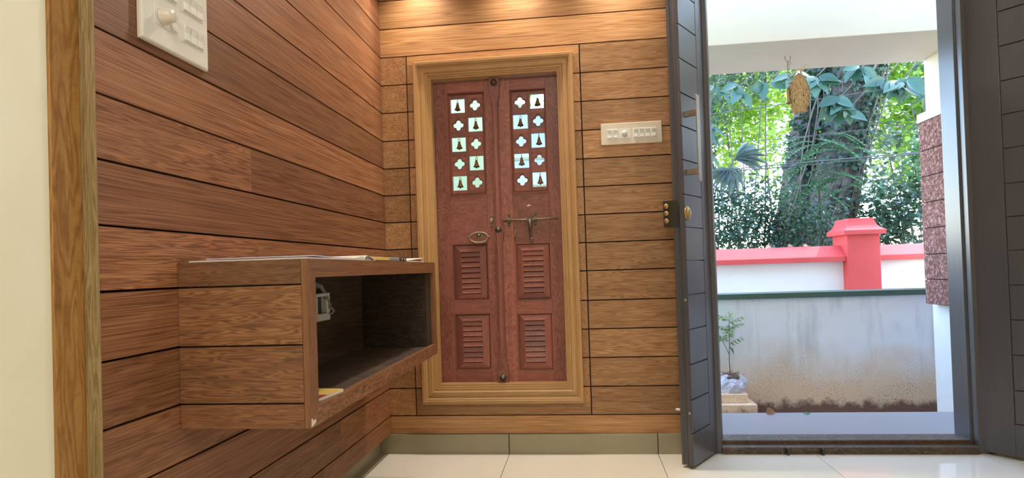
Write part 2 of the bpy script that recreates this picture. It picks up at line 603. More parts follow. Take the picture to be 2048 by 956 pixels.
def tag(o, label=None, cat=None, group=None, kind=None):
    if label: o['label'] = label
    if cat: o['category'] = cat
    if group: o['group'] = group
    if kind: o['kind'] = kind
    return o


def empty(name, loc=(0, 0, 0), rotz=0.0):
    o = bpy.data.objects.new(name, None)
    COL.objects.link(o)
    o.location = loc
    o.rotation_euler = (0, 0, rotz)
    o.empty_display_size = 0.1
    return o


def copy_tree(o, parent=None):
    c = o.copy()
    COL.objects.link(c)
    c.parent = parent
    for ch in list(o.children):
        copy_tree(ch, c)
    return c


# leaf templates (x along the leaf, y across, z up)
def tmpl_small():
    v = np.array([(0, 0, 0), (0.45, 0.5, 0.06), (1, 0, -0.08), (0.45, -0.5, 0.06)])
    return v, [(0, 1, 2), (0, 2, 3)]


def tmpl_big(seg=6, fold=0.12, droop=0.18):
    v, f = [], []
    for i in range(seg + 1):
        t = i / seg
        w_ = math.sin(math.pi * min(1, t ** 0.85)) * 0.5 + (0.015 if i in (0, seg) else 0)
        z = -droop * t * t
        v += [(t, 0, z), (t, w_, z + fold * w_ * 1.4), (t, -w_, z + fold * w_ * 1.4)]
    for i in range(seg):
        a, b = 3 * i, 3 * (i + 1)
        f += [(a, a + 1, b + 1, b), (a + 2, a, b, b + 2)]
    return np.array(v, float), f


def leaves_mesh(name, pos, dirs, ups, L, W, mat, parent=None, tmpl=None):
    tv, tf = tmpl or tmpl_small()
    n = len(pos)
    d = dirs / (np.linalg.norm(dirs, axis=1, keepdims=True) + 1e-9)
    s_ = np.cross(ups, d); s_ /= (np.linalg.norm(s_, axis=1, keepdims=True) + 1e-9)
    u = np.cross(d, s_)
    L = np.broadcast_to(L, (n,)); W = np.broadcast_to(W, (n,))
    V = pos[:, None, :] + d[:, None, :] * (tv[None, :, 0:1] * L[:, None, None]) \
        + s_[:, None, :] * (tv[None, :, 1:2] * W[:, None, None]) + u[:, None, :] * (tv[None, :, 2:3] * L[:, None, None])
    V = V.reshape(-1, 3)
    nv = len(tv)
    me = bpy.data.meshes.new(name)
    loops = []; starts = []; tot = []
    fl = [list(f) for f in tf]
    per = sum(len(f) for f in fl)
    base = np.concatenate([np.array(f) for f in fl])
    allv = (np.arange(n)[:, None] * nv + base[None, :]).reshape(-1)
    sizes = np.tile([len(f) for f in fl], n)
    st = np.concatenate([[0], np.cumsum(sizes)[:-1]])
    me.vertices.add(len(V)); me.vertices.foreach_set('co', V.reshape(-1).astype(np.float32))
    me.loops.add(len(allv)); me.loops.foreach_set('vertex_index', allv.astype(np.int32))
    me.polygons.add(len(sizes)); me.polygons.foreach_set('loop_start', st.astype(np.int32))
    me.polygons.foreach_set('loop_total', sizes.astype(np.int32))
    ca = me.color_attributes.new('tone', 'FLOAT_COLOR', 'POINT')
    tn = np.repeat(RNG.random(n), nv)
    cc = np.stack([tn, tn, tn, np.ones_like(tn)], 1)
    ca.data.foreach_set('color', cc.reshape(-1).astype(np.float32))
    me.update(calc_edges=True)
    me.validate()
    me.materials.append(mat)
    o = bpy.data.objects.new(name, me)
    COL.objects.link(o)
    if parent is not None: o.parent = parent
    return o


def rand_unit(n):
    a = RNG.normal(size=(n, 3))
    return a / np.linalg.norm(a, axis=1, keepdims=True)


# ================================================================== SETTING: floor, walls, ceiling
ZG = [2.451, 2.330, 2.209, 2.088, 1.9669, 1.8427, 1.7188, 1.5961, 1.4752, 1.3528, 1.2326, 1.1149, 0.9975, 0.8801, 0.7618, 0.6377, 0.5181, 0.3987, 0.2786, 0.1609]
G = 0.0024
CEIL = 2.5

# floor tiles (one mesh, grout gaps between the tiles)
fb = MB()
fb.box(-0.06, 4.0, -4.5, 0.0, -0.05, -0.003, mi=1)
xs_ = [-0.012] + [0.513 + 0.6163 * k for k in range(0, 6)]
ys_ = [0.0] + [-0.42 - 0.6163 * k for k in range(0, 7)]
for i in range(len(xs_) - 1):
    for j in range(len(ys_) - 1):
        fb.box(xs_[i] + 0.001, min(xs_[i + 1], 4.0) - 0.001, ys_[j + 1] + 0.001, ys_[j] - 0.001, -0.006, 0.0)
tag(fb.build('floor', [MT['floor_tile'], MT['gap']], bevel=0.0006), 'glossy cream vitrified tile floor of the room', 'floor', kind='structure')
b = MB()
b.box(-0.045, -0.0135, -1.62, 0, -0.01, 0.0, g='y')
tag(b.build('trim_floor_border', MT['skirting_tile'], bevel=0.0006), 'narrow grey floor strip along the left panelled wall', 'trim', kind='structure')

# skirting tiles
b = MB()
for x0, x1 in ((-0.045, 0.513), (0.513, 1.129), (1.129, 1.345)):
    b.box(x0 + 0.0016, x1 - 0.0016, -0.012, 0.004, 0.0, 0.083)
b.box(-0.045, 1.345, -0.004, 0.004, 0.0, 0.082, mi=1)
tag(b.build('baseboard_back', [MT['skirting_tile'], MT['gap']], bevel=0.0008), 'greyish tile skirting under the back wall panelling', 'skirting', kind='structure')
b = MB()
for y0, y1 in ((-1.62, -1.25), (-1.25, -0.63), (-0.63, -0.0)):
    b.box(-0.058, -0.045, y0 + 0.0012, y1 - 0.0012, 0.0, 0.083, g='y')
tag(b.build('baseboard_left', MT['skirting_tile'], bevel=0.0008), 'greyish tile skirting recessed under the left wall panelling', 'skirting', kind='structure')

# back wall: teak boards on a dark backing, opening for the small door
OX0, OX1, OZ0, OZ1 = 0.175, 0.805, 0.245, 1.65
FX0, FX1, FZ0, FZ1 = 0.149, 0.833, 0.214, 1.680
GX0, GX1, WX1 = 0.1141, 0.8632, 1.36
b = MB()
rows = [CEIL] + ZG + [0.0844]
for i in range(len(rows) - 1):
    zt, zb = rows[i] - G, rows[i + 1] + G
    if i == len(rows) - 2:
        zb = 0.0844
    if rows[i] > 1.72 or rows[i] < 0.17:
        b.box(0.0, WX1, 0.0, 0.012, zb, zt)
    else:
        b.box(0.0, GX0 - G, 0.0, 0.012, zb, zt)
        b.box(GX1 + G, WX1, 0.0, 0.012, zb, zt)
        top = rows[i] > 1.70
        bot = rows[i + 1] < 0.165
        b.box(GX0 + G, FX0, 0.0, 0.012, (0.214 if bot else zb), (1.68 if top else zt))
        b.box(FX1, GX1 - G, 0.0, 0.012, (0.214 if bot else zb), (1.68 if top else zt))
b.box(GX0 + G, GX1 - G, 0.0, 0.012, 1.68, 1.7188 - G)
b.box(GX0 + G, GX1 - G, 0.0, 0.012, 0.1609 + G, 0.214)
for (x0, x1, z0, z1) in ((-0.06, OX0, 0.0, CEIL), (OX1, 1.36, 0.0, CEIL), (OX0, OX1, 0.0, OZ0), (OX0, OX1, OZ1, CEIL)):
    b.box(x0, x1, 0.0121, 0.02, z0, z1, mi=1)
    b.box(x0, x1, 0.02, 0.12, z0, z1, mi=2)
b.box(1.36, 2.42, 0.02, 0.12, 2.1, CEIL, mi=2)
b.box(2.42, 4.0, 0.0, 0.12, 0.0, CEIL, mi=2)
tag(b.build('wall_back', [MT['teak_back'], MT['gap'], MT['plaster_cream']]), 'back wall clad in horizontal teak planks with dark grooves', 'wall', kind='structure')

# left wall panelling
b = MB()
for i in range(len(rows) - 1):
    zt, zb = rows[i] - G, rows[i + 1] + G
    if i == len(rows) - 2: zb = 0.0844
    cuts = [-1.617, 0.0]
    if random.random() < 0.4: cuts = [-1.617, -random.uniform(0.5, 1.1), 0.0]
    for k in range(len(cuts) - 1):
        b.box(-0.012, 0.0, cuts[k], cuts[k + 1], zb, zt, g='y')
b.box(-0.058, -0.012, -1.617, 0.0, 0.0844, CEIL, mi=1)
b.box(-0.10, -0.058, -1.64, 0.12, 0.0, CEIL, mi=2)
tag(b.build('wall_left', [MT['teak_left'], MT['gap'], MT['plaster_cream']]), 'left wall clad in reddish horizontal teak planks', 'wall', kind='structure')

# end trim of the panelling and the cream wall beside it
t = empty('trim_post', (-0.026, -1.65, 0))
tag(t, 'ochre teak upright board closing the left wall panelling', 'trim', kind='structure')
b = MB(); b.box(-0.02, 0.0, -1.683 + 1.65, -1.617 + 1.65, 0, CEIL, g='z'); 
b.build('post_board', MT['teak_post'], t, bevel=0.001)
b = MB(); b.box(0.0, 0.0275, 0.0285, 0.033, 0, CEIL, g='z'); b.build('edge_strip', MT['teak_strip'], t, bevel=0.0012)
b = MB(); b.box(-0.12, -0.031, -4.5, -1.6835, 0, CEIL)
tag(b.build('wall_cream', MT['cream_wall']), 'plain cream painted wall left of the ochre post', 'wall', kind='structure')
b = MB(); b.box(4.0, 4.1, -4.5, 0.12, 0, CEIL); tag(b.build('wall_right', MT['plaster_cream']), kind='structure')
b = MB(); b.box(-0.12, 4.1, -4.6, -4.5, 0, CEIL); tag(b.build('wall_front', MT['plaster_cream']), kind='structure')
b = MB(); b.box(-0.12, 4.1, -4.6, 0.12, CEIL, CEIL + 0.1); tag(b.build('ceiling', MT['ceiling_paint']), kind='structure')

# downlights over the small door, set in a teak pelmet
DLY, DLZ = -0.095, 2.14
b = MB(); b.box(0.0, 1.33, -0.15, -0.0005, DLZ, CEIL, g='x')
tag(b.build('trim_pelmet', MT['teak_back']), 'teak pelmet above the small door holding the downlights', 'pelmet', kind='structure')
dl = None
for i, x in enumerate((0.173, 0.610, 1.019)):
    if dl is None:
        dl = empty('downlight', (x, DLY, DLZ))
        MB().lathe([(0.028, -0.002), (0.042, -0.002), (0.042, -0.008), (0.03, -0.010)], seg=24).build('trim_ring', MT['white_plastic'], dl)
        MB().lathe([(0.001, -0.0035), (0.026, -0.0035), (0.026, -0.001), (0.001, -0.001)], seg=20).build('lens', MT['bulb'], dl)
        o = dl
    else:
        o = copy_tree(dl); o.location.x = x
    tag(o, ['round recessed downlight over the left side of the small door', 'round recessed downlight over the middle of the small door',
            'round recessed downlight over the white switch plate'][i], 'light', 'downlights in the ceiling')
    lamp('downlight_lamp', 'SPOT', (x, DLY, DLZ - 0.014), DOWNLIGHT_W * 4, (1.0, 0.88, 0.74), spot_size=math.radians(105), spot_blend=1.0, shadow_soft_size=0.012)

# ================================================================== SMALL DOOR (frame + two leaves)
def rect_loft(mb, rings, g_auto=True, close=False):
    """rings: (x0,x1,z0,z1,y) nested rectangles, mitred corners."""
    tn = [(random.random(), random.random()) for _ in range(4)]
    for a, c in zip(rings[:-1], rings[1:]):
        A = [(a[0], a[4], a[2]), (a[1], a[4], a[2]), (a[1], a[4], a[3]), (a[0], a[4], a[3])]
        B = [(c[0], c[4], c[2]), (c[1], c[4], c[2]), (c[1], c[4], c[3]), (c[0], c[4], c[3])]
        for k in range(4):
            j = (k + 1) % 4
            mb.quad([A[k], A[j], B[j], B[k]], g=((1, 0, 0) if k % 2 == 0 else (0, 0, 1)), tone=tn[k])


t = empty('trim_carved_frame', (0.49, 0, 0.214))
tag(t, 'stepped golden teak moulded frame around the small double door', 'frame', kind='structure')
prof = [(0.0, 0.012), (0.0, -0.030), (0.003, -0.034), (0.013, -0.034), (0.015, -0.030), (0.019, -0.030), (0.021, -0.026), (0.0225, -0.020),
        (0.026, -0.019), (0.030, -0.021), (0.044, -0.021), (0.047, -0.018), (0.0485, -0.012), (0.056, -0.012), (0.0575, -0.006),
        (0.063, -0.006), (0.0645, 0.0), (0.070, 0.0), (0.071, 0.004), (0.071, 0.085)]
b = MB()
rings = []
for s_, y_ in prof:
    sl, sr, sb, st = s_ * 1.0, s_ * 0.97, s_ * 1.13, s_ * 0.985
    rings.append((FX0 + sl - 0.49, FX1 - sr - 0.49, FZ0 + sb - 0.214, FZ1 - st - 0.214, y_))
rect_loft(b, rings)
b.build('moulding', MT['teak_frame'], t, fix=False)

ROWS = [(1.535 - 0.085 * k, 1.472 - 0.0852 * k) for k in range(5)]
YF = 0.045


def quatre(R, n=64, rot=0):
    pts = []
    d, r = 0.56 * R, 0.44 * R
    for i in range(n):
        a = 2 * math.pi * (i + 0.5) / n
        ph = (a + math.pi / 4) % (math.pi / 2) - math.pi / 4
        rho = d * math.cos(ph) + math.sqrt(max(0, r * r - (d * math.sin(ph)) ** 2))
        pts.append((a, rho))
    return pts


def sqpt(a, hw, hh):
    c, s = math.cos(a), math.sin(a)
    k = min(hw / abs(c) if abs(c) > 1e-9 else 1e9, hh / abs(s) if abs(s) > 1e-9 else 1e9)
    return (c * k, s * k)


def quatre_tile(mb, cx, cz, hw, hh, R1, R2):
    n = 64
    q1 = quatre(R1, n); q2 = quatre(R2, n)
    tn = (random.random(), random.random())
    def loop(fn, y): return [(cx + fn(i)[0], y, cz + fn(i)[1]) for i in range(n)]
    L = [loop(lambda i: sqpt(q1[i][0], hw, hh), YF + 0.010),
         loop(lambda i: (math.cos(q1[i][0]) * q1[i][1] * 1.06, math.sin(q1[i][0]) * q1[i][1] * 1.06), YF + 0.010),
         loop(lambda i: (math.cos(q1[i][0]) * q1[i][1], math.sin(q1[i][0]) * q1[i][1]), YF + 0.013),
         loop(lambda i: (math.cos(q1[i][0]) * q1[i][1] * 0.99, math.sin(q1[i][0]) * q1[i][1] * 0.99), YF + 0.015),
         loop(lambda i: (math.cos(q2[i][0]) * q2[i][1], math.sin(q2[i][0]) * q2[i][1]), YF + 0.015),
         loop(lambda i: (math.cos(q2[i][0]) * q2[i][1], math.sin(q2[i][0]) * q2[i][1]), YF + 0.022),
         loop(lambda i: sqpt(q1[i][0], hw, hh), YF + 0.022)]
    for A, B in zip(L[:-1], L[1:]):
        for i in range(n):
            j = (i + 1) % n
            mb.quad([A[i], A[j], B[j], B[i]], g=(0, 0, 1), tone=tn)


def small_leaf(name, label, X0, X1, frame, cols, first_square, pans):
    cx = (X0 + X1) / 2
    t = empty(name, (cx, YF, 0.292))
    tag(t, label, 'door', kind='structure')
    ox, oz = cx, 0.292

    def bld(mb, nm, mat, par=t, bevel=0.0, fix=True):
        mb.v = [(v[0] - ox, v[1] - YF, v[2] - oz) for v in mb.v]
        return mb.build(nm, mat, par, bevel=bevel, fix=fix)
    Z0, Z1, YB = 0.292, 1.607, YF + 0.030
    fx0, fx1, fz0, fz1 = frame
    b = MB()
    # stiles and rails around the lattice and the two louvre panels
    px0 = pans[0][0]; px1 = pans[0][1]
    hx0, hx1 = min(fx0, px0), max(fx1, px1)
    b.box(X0, hx0, YF, YB, Z0, Z1, g='z')
    b.box(hx1, X1, YF, YB, Z0, Z1, g='z')
    zc = [Z1, fz1, fz0, pans[0][3], pans[0][2], pans[1][3], pans[1][2], Z0]
    for i in (0, 2, 4, 6):
        b.box(hx0, hx1, YF, YB, zc[i + 1], zc[i], g='z' if i == 2 else 'x')
    if fx0 > hx0: b.box(hx0, fx0, YF, YB, fz0, fz1, g='z')
    if fx1 < hx1: b.box(fx1, hx1, YF, YB, fz0, fz1, g='z')
    bld(b, 'stile_and_rail_frame', MT['rosewood'], bevel=0.0012)
    b = MB()
    for pn in pans:
        if pn[0] > hx0: b.box(hx0 - 0.001, pn[0], YF + 0.0002, YB, pn[2] - 0.001, pn[3] + 0.001, g='z')
        if pn[1] < hx1: b.box(pn[1], hx1 + 0.001, YF + 0.0002, YB, pn[2] - 0.001, pn[3] + 0.001, g='z')
    b.box(X0 + 0.001, X1 - 0.001, YB - 0.006, YB - 0.001, Z0 + 0.001, fz0 - 0.003, g='z')
    bld(b, 'backing_board', MT['rosewood'])
    # moulding round the lattice
    b = MB()
    rect_loft(b, [(fx0 - 0.003, fx1 + 0.003, fz0 - 0.003, fz1 + 0.003, YF + 0.001), (fx0 - 0.003, fx1 + 0.003, fz0 - 0.003, fz1 + 0.003, YF - 0.003),
                  (fx0 + 0.001, fx1 - 0.001, fz0 + 0.001, fz1 - 0.001, YF - 0.003), (fx0 + 0.002, fx1 - 0.002, fz0 + 0.002, fz1 - 0.002, YF + 0.008),
                  (fx0 + 0.008, fx1 - 0.008, fz0 + 0.008, fz1 - 0.008, YF + 0.006), (fx0 + 0.010, fx1 - 0.010, fz0 + 0.010, fz1 - 0.010, YF + 0.012)])
    bld(b, 'lattice_moulding', MT['rosewood'], fix=False)
    # lattice bars
    b = MB()
    (a0, a1), (c0, c1) = cols
    b.box(fx0 + 0.001, a0, YF + 0.008, YF + 0.024, fz0, fz1, g='z')
    b.box(a1, c0, YF + 0.008, YF + 0.024, fz0, fz1, g='z')
    b.box(c1, fx1 - 0.001, YF + 0.008, YF + 0.024, fz0, fz1, g='z')
    zz = [fz1] + [v for r in ROWS for v in r] + [fz0]
    for i in range(0, len(zz), 2):
        b.box(a0, a1, YF + 0.0085, YF + 0.024, zz[i + 1], zz[i])
        b.box(c0, c1, YF + 0.0085, YF + 0.024, zz[i + 1], zz[i])
    bld(b, 'lattice_bars', MT['rosewood'], bevel=0.0006)
    spots = []
    for r, (zt, zb) in enumerate(ROWS):
        for c, (x0, x1) in enumerate(cols):
            sq = (r + c) % 2 == (0 if first_square else 1)
            if sq:
                spots.append((r, (x0 + x1) / 2, zt))
            else:
                b = MB()
                quatre_tile(b, (x0 + x1) / 2, (zt + zb) / 2, (x1 - x0) / 2, (zt - zb) / 2, 0.0275, 0.0225)
                bld(b, 'quatrefoil_tile', MT['rosewood'], fix=False)
    b = MB(); b.box(fx0, fx1, YF + 0.0262, YF + 0.0285, fz0, fz1)
    bld(b, 'glass_pane', MT['glass'])
    # louvred panels
    for (x0, x1, z0, z1, lx0, lx1, lz0, lz1) in pans:
        b = MB()
        R = lambda s, y: (x0 + s, x1 - s, z0 + s, z1 - s, y)
        rect_loft(b, [R(-0.002, YF + 0.001), R(-0.002, YF - 0.001), R(0.002, YF - 0.001), R(0.003, YF + 0.010), R(0.006, YF + 0.011), R(0.008, YF + 0.006),
                      (lx0 - 0.003, lx1 + 0.003, lz0 - 0.003, lz1 + 0.003, YF - 0.002), (lx0, lx1, lz0, lz1, YF - 0.002), (lx0, lx1, lz0, lz1, YF + 0.014)])
        bld(b, 'panel_moulding', MT['rosewood'], fix=False)
        b = MB()
        b.box(lx0 - 0.002, lx1 + 0.002, YF + 0.013, YF + 0.018, lz0 - 0.002, lz1 + 0.002, g='z')
        n = 8
        ph = (lz1 - lz0) / n
        for k in range(n):
            zt = lz1 - k * ph
            b.prism([(YF + 0.011, zt), (YF + 0.006, zt - 0.001), (YF - 0.0005, zt - ph * 0.80), (YF + 0.0005, zt - ph * 0.86), (YF + 0.011, zt - ph * 0.86)], 'x', lx0, lx1)
        bld(b, 'louvre_panel', MT['rosewood'])
    return t, spots, bld


lt, lsp, lb = small_leaf('door_small_left', 'left leaf of the small dark red double door, ring pull on it', 0.222, 0.4905, (0.281, 0.444, 1.108, 1.556),
                         ((0.293, 0.356), (0.369, 0.432)), True,
                         [(0.285, 0.440, 0.648, 0.895, 0.322, 0.404, 0.675, 0.859), (0.286, 0.442, 0.346, 0.591, 0.320, 0.405, 0.377, 0.558)])
rt, rsp, rb = small_leaf('door_small_right', 'right leaf of the small dark red double door, bolt on it', 0.4915, 0.767, (0.556, 0.713, 1.108, 1.554),
                         ((0.567, 0.631), (0.644, 0.708)), False,
                         [(0.560, 0.712, 0.643, 0.889, 0.592, 0.679, 0.673, 0.856), (0.559, 0.711, 0.339, 0.587, 0.591, 0.676, 0.373, 0.556)])

# cover post between the leaves (rides on the left leaf)
PX = 0.492
side = [(1.609, 0.0225), (1.552, 0.0225), (1.530, 0.021), (1.500, 0.0135), (1.470, 0.0125), (1.02, 0.0135), (0.985, 0.018), (0.965, 0.0225), (0.935, 0.0225),
        (0.905, 0.018), (0.885, 0.0145), (0.86, 0.0135), (0.42, 0.0145), (0.385, 0.017), (0.35, 0.0235), (0.291, 0.0235)]
b = MB()
b.prism([(PX + w_, z_) for z_, w_ in side] + [(PX - w_, z_) for z_, w_ in side[::-1]], 'y', YF - 0.022, YF, g='z')
b.prism([(PX + w_ * 0.45, z_ - 0.03 * (1 if k == 0 else 0)) for k, (z_, w_) in enumerate(side[2:-3])] + [(PX - w_ * 0.45, z_) for z_, w_ in side[2:-3][::-1]], 'y', YF - 0.026, YF - 0.021, g='z')
post = lb(b, 'cover_post', MT['rosewood'], bevel=0.003)
for k, z in enumerate((1.586, 0.950, 0.315)):
    b = MB()
    yy = YF - 0.022
    b.lathe([(0.015, 0.0), (0.0155, 0.002), (0.012, 0.004), (0.0115, 0.006), (0.009, 0.008), (0.0085, 0.011), (0.005, 0.014), (0.0015, 0.0155)], (PX, yy, z), 'y', 20)
    for q in range(10):
        a = 2 * math.pi * q / 10
        b.lathe([(0.0028, -0.001), (0.0028, 0.0035), (0.0014, 0.005), (0.0003, 0.0052)], (PX + 0.0132 * math.cos(a), yy, z + 0.0132 * math.sin(a)), 'y', 8)
    o = lb(b, 'boss', MT['brass_dark'])
    tag(o, 'studded brass flower boss')

# ring pull
b = MB()
rx, rz = 0.404, 0.930
b.lathe([(0.0145, 0.0), (0.0150, 0.002), (0.0125, 0.004), (0.0115, 0.003), (0.0100, 0.006), (0.006, 0.010), (0.005, 0.014), (0.0015, 0.016)], (rx, YF, rz), 'y', 24)
for q in range(12):
    a = math.pi * 2 * q / 12
    b.lathe([(0.002, 0), (0.002, 0.003), (0.0004, 0.004)], (rx + 0.0146 * math.cos(a), YF, rz + 0.0146 * math.sin(a)), 'y', 8)
o1 = lb(b, 'pull_rosette', MT['brass_old'])
b = MB()
pts = [(rx + 0.040 * math.cos(a), YF - 0.010 - 0.004 * (1 - math.sin(a)), rz - 0.010 + 0.0225 * math.sin(a)) for a in [2 * math.pi * k / 40 for k in range(40)]]
b.tube(pts, [0.0034 + 0.0014 * (1 + math.sin(3 * 2 * math.pi * k / 40)) * 0.5 for k in range(40)], 8, closed=True)
for sx in (-1, 1):
    b.lathe([(0.0005, -0.004), (0.003, -0.003), (0.0042, 0.0), (0.003, 0.003), (0.0005, 0.004)], (rx + sx * 0.0445, YF - 0.013, rz - 0.008), 'x', 10)
    b.lathe([(0.0005, -0.006), (0.004, -0.003), (0.0045, 0.0), (0.004, 0.003), (0.0005, 0.006)], (rx + sx * 0.021, YF - 0.010, rz + 0.009), 'x', 10)
lb(b, 'pull_ring', MT['brass_old'])


def bracket(mb, x, z, w_=0.011, h_=0.05):
    # little brass strap with two eyelets that holds the bolt rod
    mb.prism([(x - w_ / 2, z - h_ / 2), (x - w_ / 4, z - h_ / 2 - 0.003), (x + w_ / 4, z - h_ / 2 - 0.003), (x + w_ / 2, z - h_ / 2),
              (x + w_ / 2, z + h_ / 2), (x + w_ / 4, z + h_ / 2 + 0.003), (x - w_ / 4, z + h_ / 2 + 0.003), (x - w_ / 2, z + h_ / 2)], 'y', YF - 0.002, YF + 0.001, g='z')
    pr = [(YF - 0.001, z - 0.014), (YF - 0.010, z - 0.011), (YF - 0.014, z), (YF - 0.010, z + 0.011), (YF - 0.001, z + 0.014),
          (YF - 0.001, z + 0.010), (YF - 0.007, z + 0.008), (YF - 0.010, z), (YF - 0.007, z - 0.008), (YF - 0.001, z - 0.010)]
    mb.prism(pr, 'x', x - w_ / 2, x + w_ / 2, g='z')
    for s_ in (-1, 1):
        mb.lathe([(0.0042, 0.001), (0.0042, 0.003), (0.002, 0.0045), (0.0003, 0.0046)], (x, YF, z + s_ * (h_ / 2 - 0.003)), 'y', 10)


b = MB(); bracket(b, 0.4615, 0.990); tag(lb(b, 'bolt_staple', MT['brass_old']), 'brass staple that receives the bolt')
bz = 0.990
b = MB(); b.tube([(0.513, YF - 0.0065, bz - 0.001), (0.62, YF - 0.0065, bz), (0.749, YF - 0.0065, bz + 0.002)], 0.0042, 12)
rod = rb(b, 'bolt_rod', MT['brass_old'])
for x in (0.538, 0.6525):
    b = MB(); bracket(b, x, bz); rb(b, 'bolt_bracket', MT['brass_dark'])
b = MB()
b.box(0.616, 0.640, YF - 0.013, YF - 0.001, bz - 0.010, bz + 0.012)
b.tube([(0.628, YF - 0.012, bz), (0.629, YF - 0.013, bz - 0.03), (0.628, YF - 0.013, bz - 0.045)], [0.0085, 0.007, 0.006], 10)
for sx in (-1, 1):
    b.tube([(0.628, YF - 0.012, bz - 0.042), (0.628 + sx * 0.0055, YF - 0.012, bz - 0.056), (0.630 + sx * 0.0045, YF - 0.012, bz - 0.070), (0.633, YF - 0.012, bz - 0.080)], 0.0026, 8)
b.tube([(0.633, YF - 0.012, bz - 0.078), (0.636, YF - 0.013, bz - 0.088), (0.633, YF - 0.015, bz - 0.096), (0.626, YF - 0.016, bz - 0.099)], [0.004, 0.005, 0.004, 0.003], 8)
tag(rb(b, 'bolt_hasp', MT['brass_dark']), 'ornate hanging brass hasp')
b = MB()
for z_ in (0.944, 0.909):
    b.lathe([(0.0052, 0.0), (0.0052, 0.003), (0.003, 0.005), (0.0005, 0.0055)], (0.5655, YF, z_), 'y', 12)
b.tube([(0.5655, YF - 0.003, 0.942), (0.561, YF - 0.010, 0.934), (0.561, YF - 0.010, 0.922), (0.5655, YF - 0.003, 0.912)], 0.0024, 8)
rb(b, 'hasp_hook', MT['brass_old'])
b = MB()
b.prism([(0.616, 1.047), (0.620, 1.0535), (0.627, 1.0555), (0.633, 1.0530), (0.6345, 1.0515), (0.630, 1.0495), (0.626, 1.0495), (0.622, 1.047)], 'y', YF - 0.0012, YF + 0.0002)
tag(rb(b, 'paint_chip', MT['chip']), 'torn white paper scrap stuck on the wood')

# bells in the square openings
bell = empty('brass_bell', (0, 0, 0))
MB().lathe([(0.0015, -0.0155), (0.0042, -0.0165), (0.0052, -0.020), (0.0062, -0.026), (0.0078, -0.033), (0.0105, -0.040), (0.0135, -0.0445), (0.0140, -0.0465), (0.0128, -0.0475), (0.0095, -0.044), (0.005, -0.03)], seg=24).build('bell_body', MT['brass_bell'], bell)
MB().lathe([(0.0005, -0.0465), (0.0026, -0.048), (0.0032, -0.0505), (0.0022, -0.053), (0.0004, -0.0535)], seg=12).build('clapper', MT['brass_dark'], bell)
MB().tube([(0.0052 * math.cos(a), 0, -0.0115 + 0.0056 * math.sin(a)) for a in [2 * math.pi * k / 20 for k in range(20)]], 0.0013, 8, closed=True).build('bell_ring', MT['brass_hang'], bell)
MB().tube([(0, 0, 0.004), (0.0006, 0, -0.001), (0, 0, -0.006)], 0.0009, 6).build('hanging_wire', MT['iron_wire'], bell)
words = ['top', 'second', 'third', 'fourth', 'bottom']
first = True
for sp, side_ in ((lsp, 'left'), (rsp, 'right')):
    for (r, x, zt) in sp:
        o = bell if first else copy_tree(bell)
        first = False
        o.location = (x + 0.001 + random.uniform(-0.001, 0.001), YF + 0.014, zt - 0.002)
        o.rotation_euler = (0, random.uniform(-0.05, 0.05), random.uniform(0, 3))
        lab = 'small brass bell hanging in the %s row opening of the %s door leaf' % (words[r], side_)
        tag(o, lab, 'bell', 'brass bells in the small door')

# room invented behind the small door; pale wall and window brighten its openings
PW = MT['puja_wall']
b = MB(); b.box(-0.35, 1.25, 0.12, 1.2, -0.05, 0.0); tag(b.build('floor_inner_room', MT['floor_tile']), kind='structure')
b = MB(); b.box(-0.45, -0.35, 0.12, 1.2, 0.0, CEIL); tag(b.build('wall_inner_left', PW), kind='structure')
b = MB(); b.box(1.2, 1.26, 0.12, 1.2, 0.0, CEIL); tag(b.build('wall_inner_right', PW), kind='structure')
b = MB()
wx0, wx1, wz0, wz1 = 0.36, 0.95, 1.12, 2.05
for (x0, x1, z0, z1) in ((-0.45, wx0, 0, CEIL), (wx1, 1.26, 0, CEIL), (wx0, wx1, 0, wz0), (wx0, wx1, wz1, CEIL)):
    b.box(x0, x1, 1.1, 1.2, z0, z1)
tag(b.build('wall_inner_back', PW), 'pale green wall of the inner room behind the small door', 'wall', kind='structure')
b = MB(); b.box(-0.45, 1.26, 0.12, 1.2, CEIL, CEIL + 0.08); tag(b.build('ceiling_inner', PW), kind='structure')
t = empty('window_added', ((wx0 + wx1) / 2, 1.15, wz0)); tag(t, 'invented inner room window giving the right leaf openings their bluish light', 'window', kind='structure')  # window made up for the bluish brightness in the right openings
hw = (wx1 - wx0) / 2; hh = wz1 - wz0
b = MB()
for (x0, x1, z0, z1) in ((-hw, -hw + .03, 0, hh), (hw - .03, hw, 0, hh), (-hw, hw, 0, .03), (-hw, hw, hh - .03, hh)):
    b.box(x0, x1, -0.02, 0.02, z0, z1)
for z_ in (0.16, 0.33, 0.50, 0.66):
    b.box(-hw, hw, -0.012, 0.012, z_ - 0.008, z_ + 0.008)
b.build('window_frame', MT['white_plastic'], t)
b = MB(); b.box(-hw + .03, hw - .03, -0.002, 0.002, 0.03, 0.62); b.build('frosted_pane', MT['frosted'], t)
b = MB(); b.box(-hw + .03, hw - .03, -0.002, 0.002, 0.62, hh - 0.03); b.build('clear_pane', MT['glass'], t)
t = empty('added_tube_lamp', (-0.05, 0.9, 2.40))  # unseen lamp added to brighten the pale inner wall
tag(t, 'added white tube lamp brightening the inner room, out of view', 'lamp')
b = MB(); b.box(-0.3, 0.3, -0.02, 0.02, 0.03, 0.1); b.build('lamp_housing', MT['white_plastic'], t)
MB().lathe([(0.012, -0.29), (0.012, 0.29)], (0, 0, 0.015), 'x', 12).build('tube', MT['tube'], t)
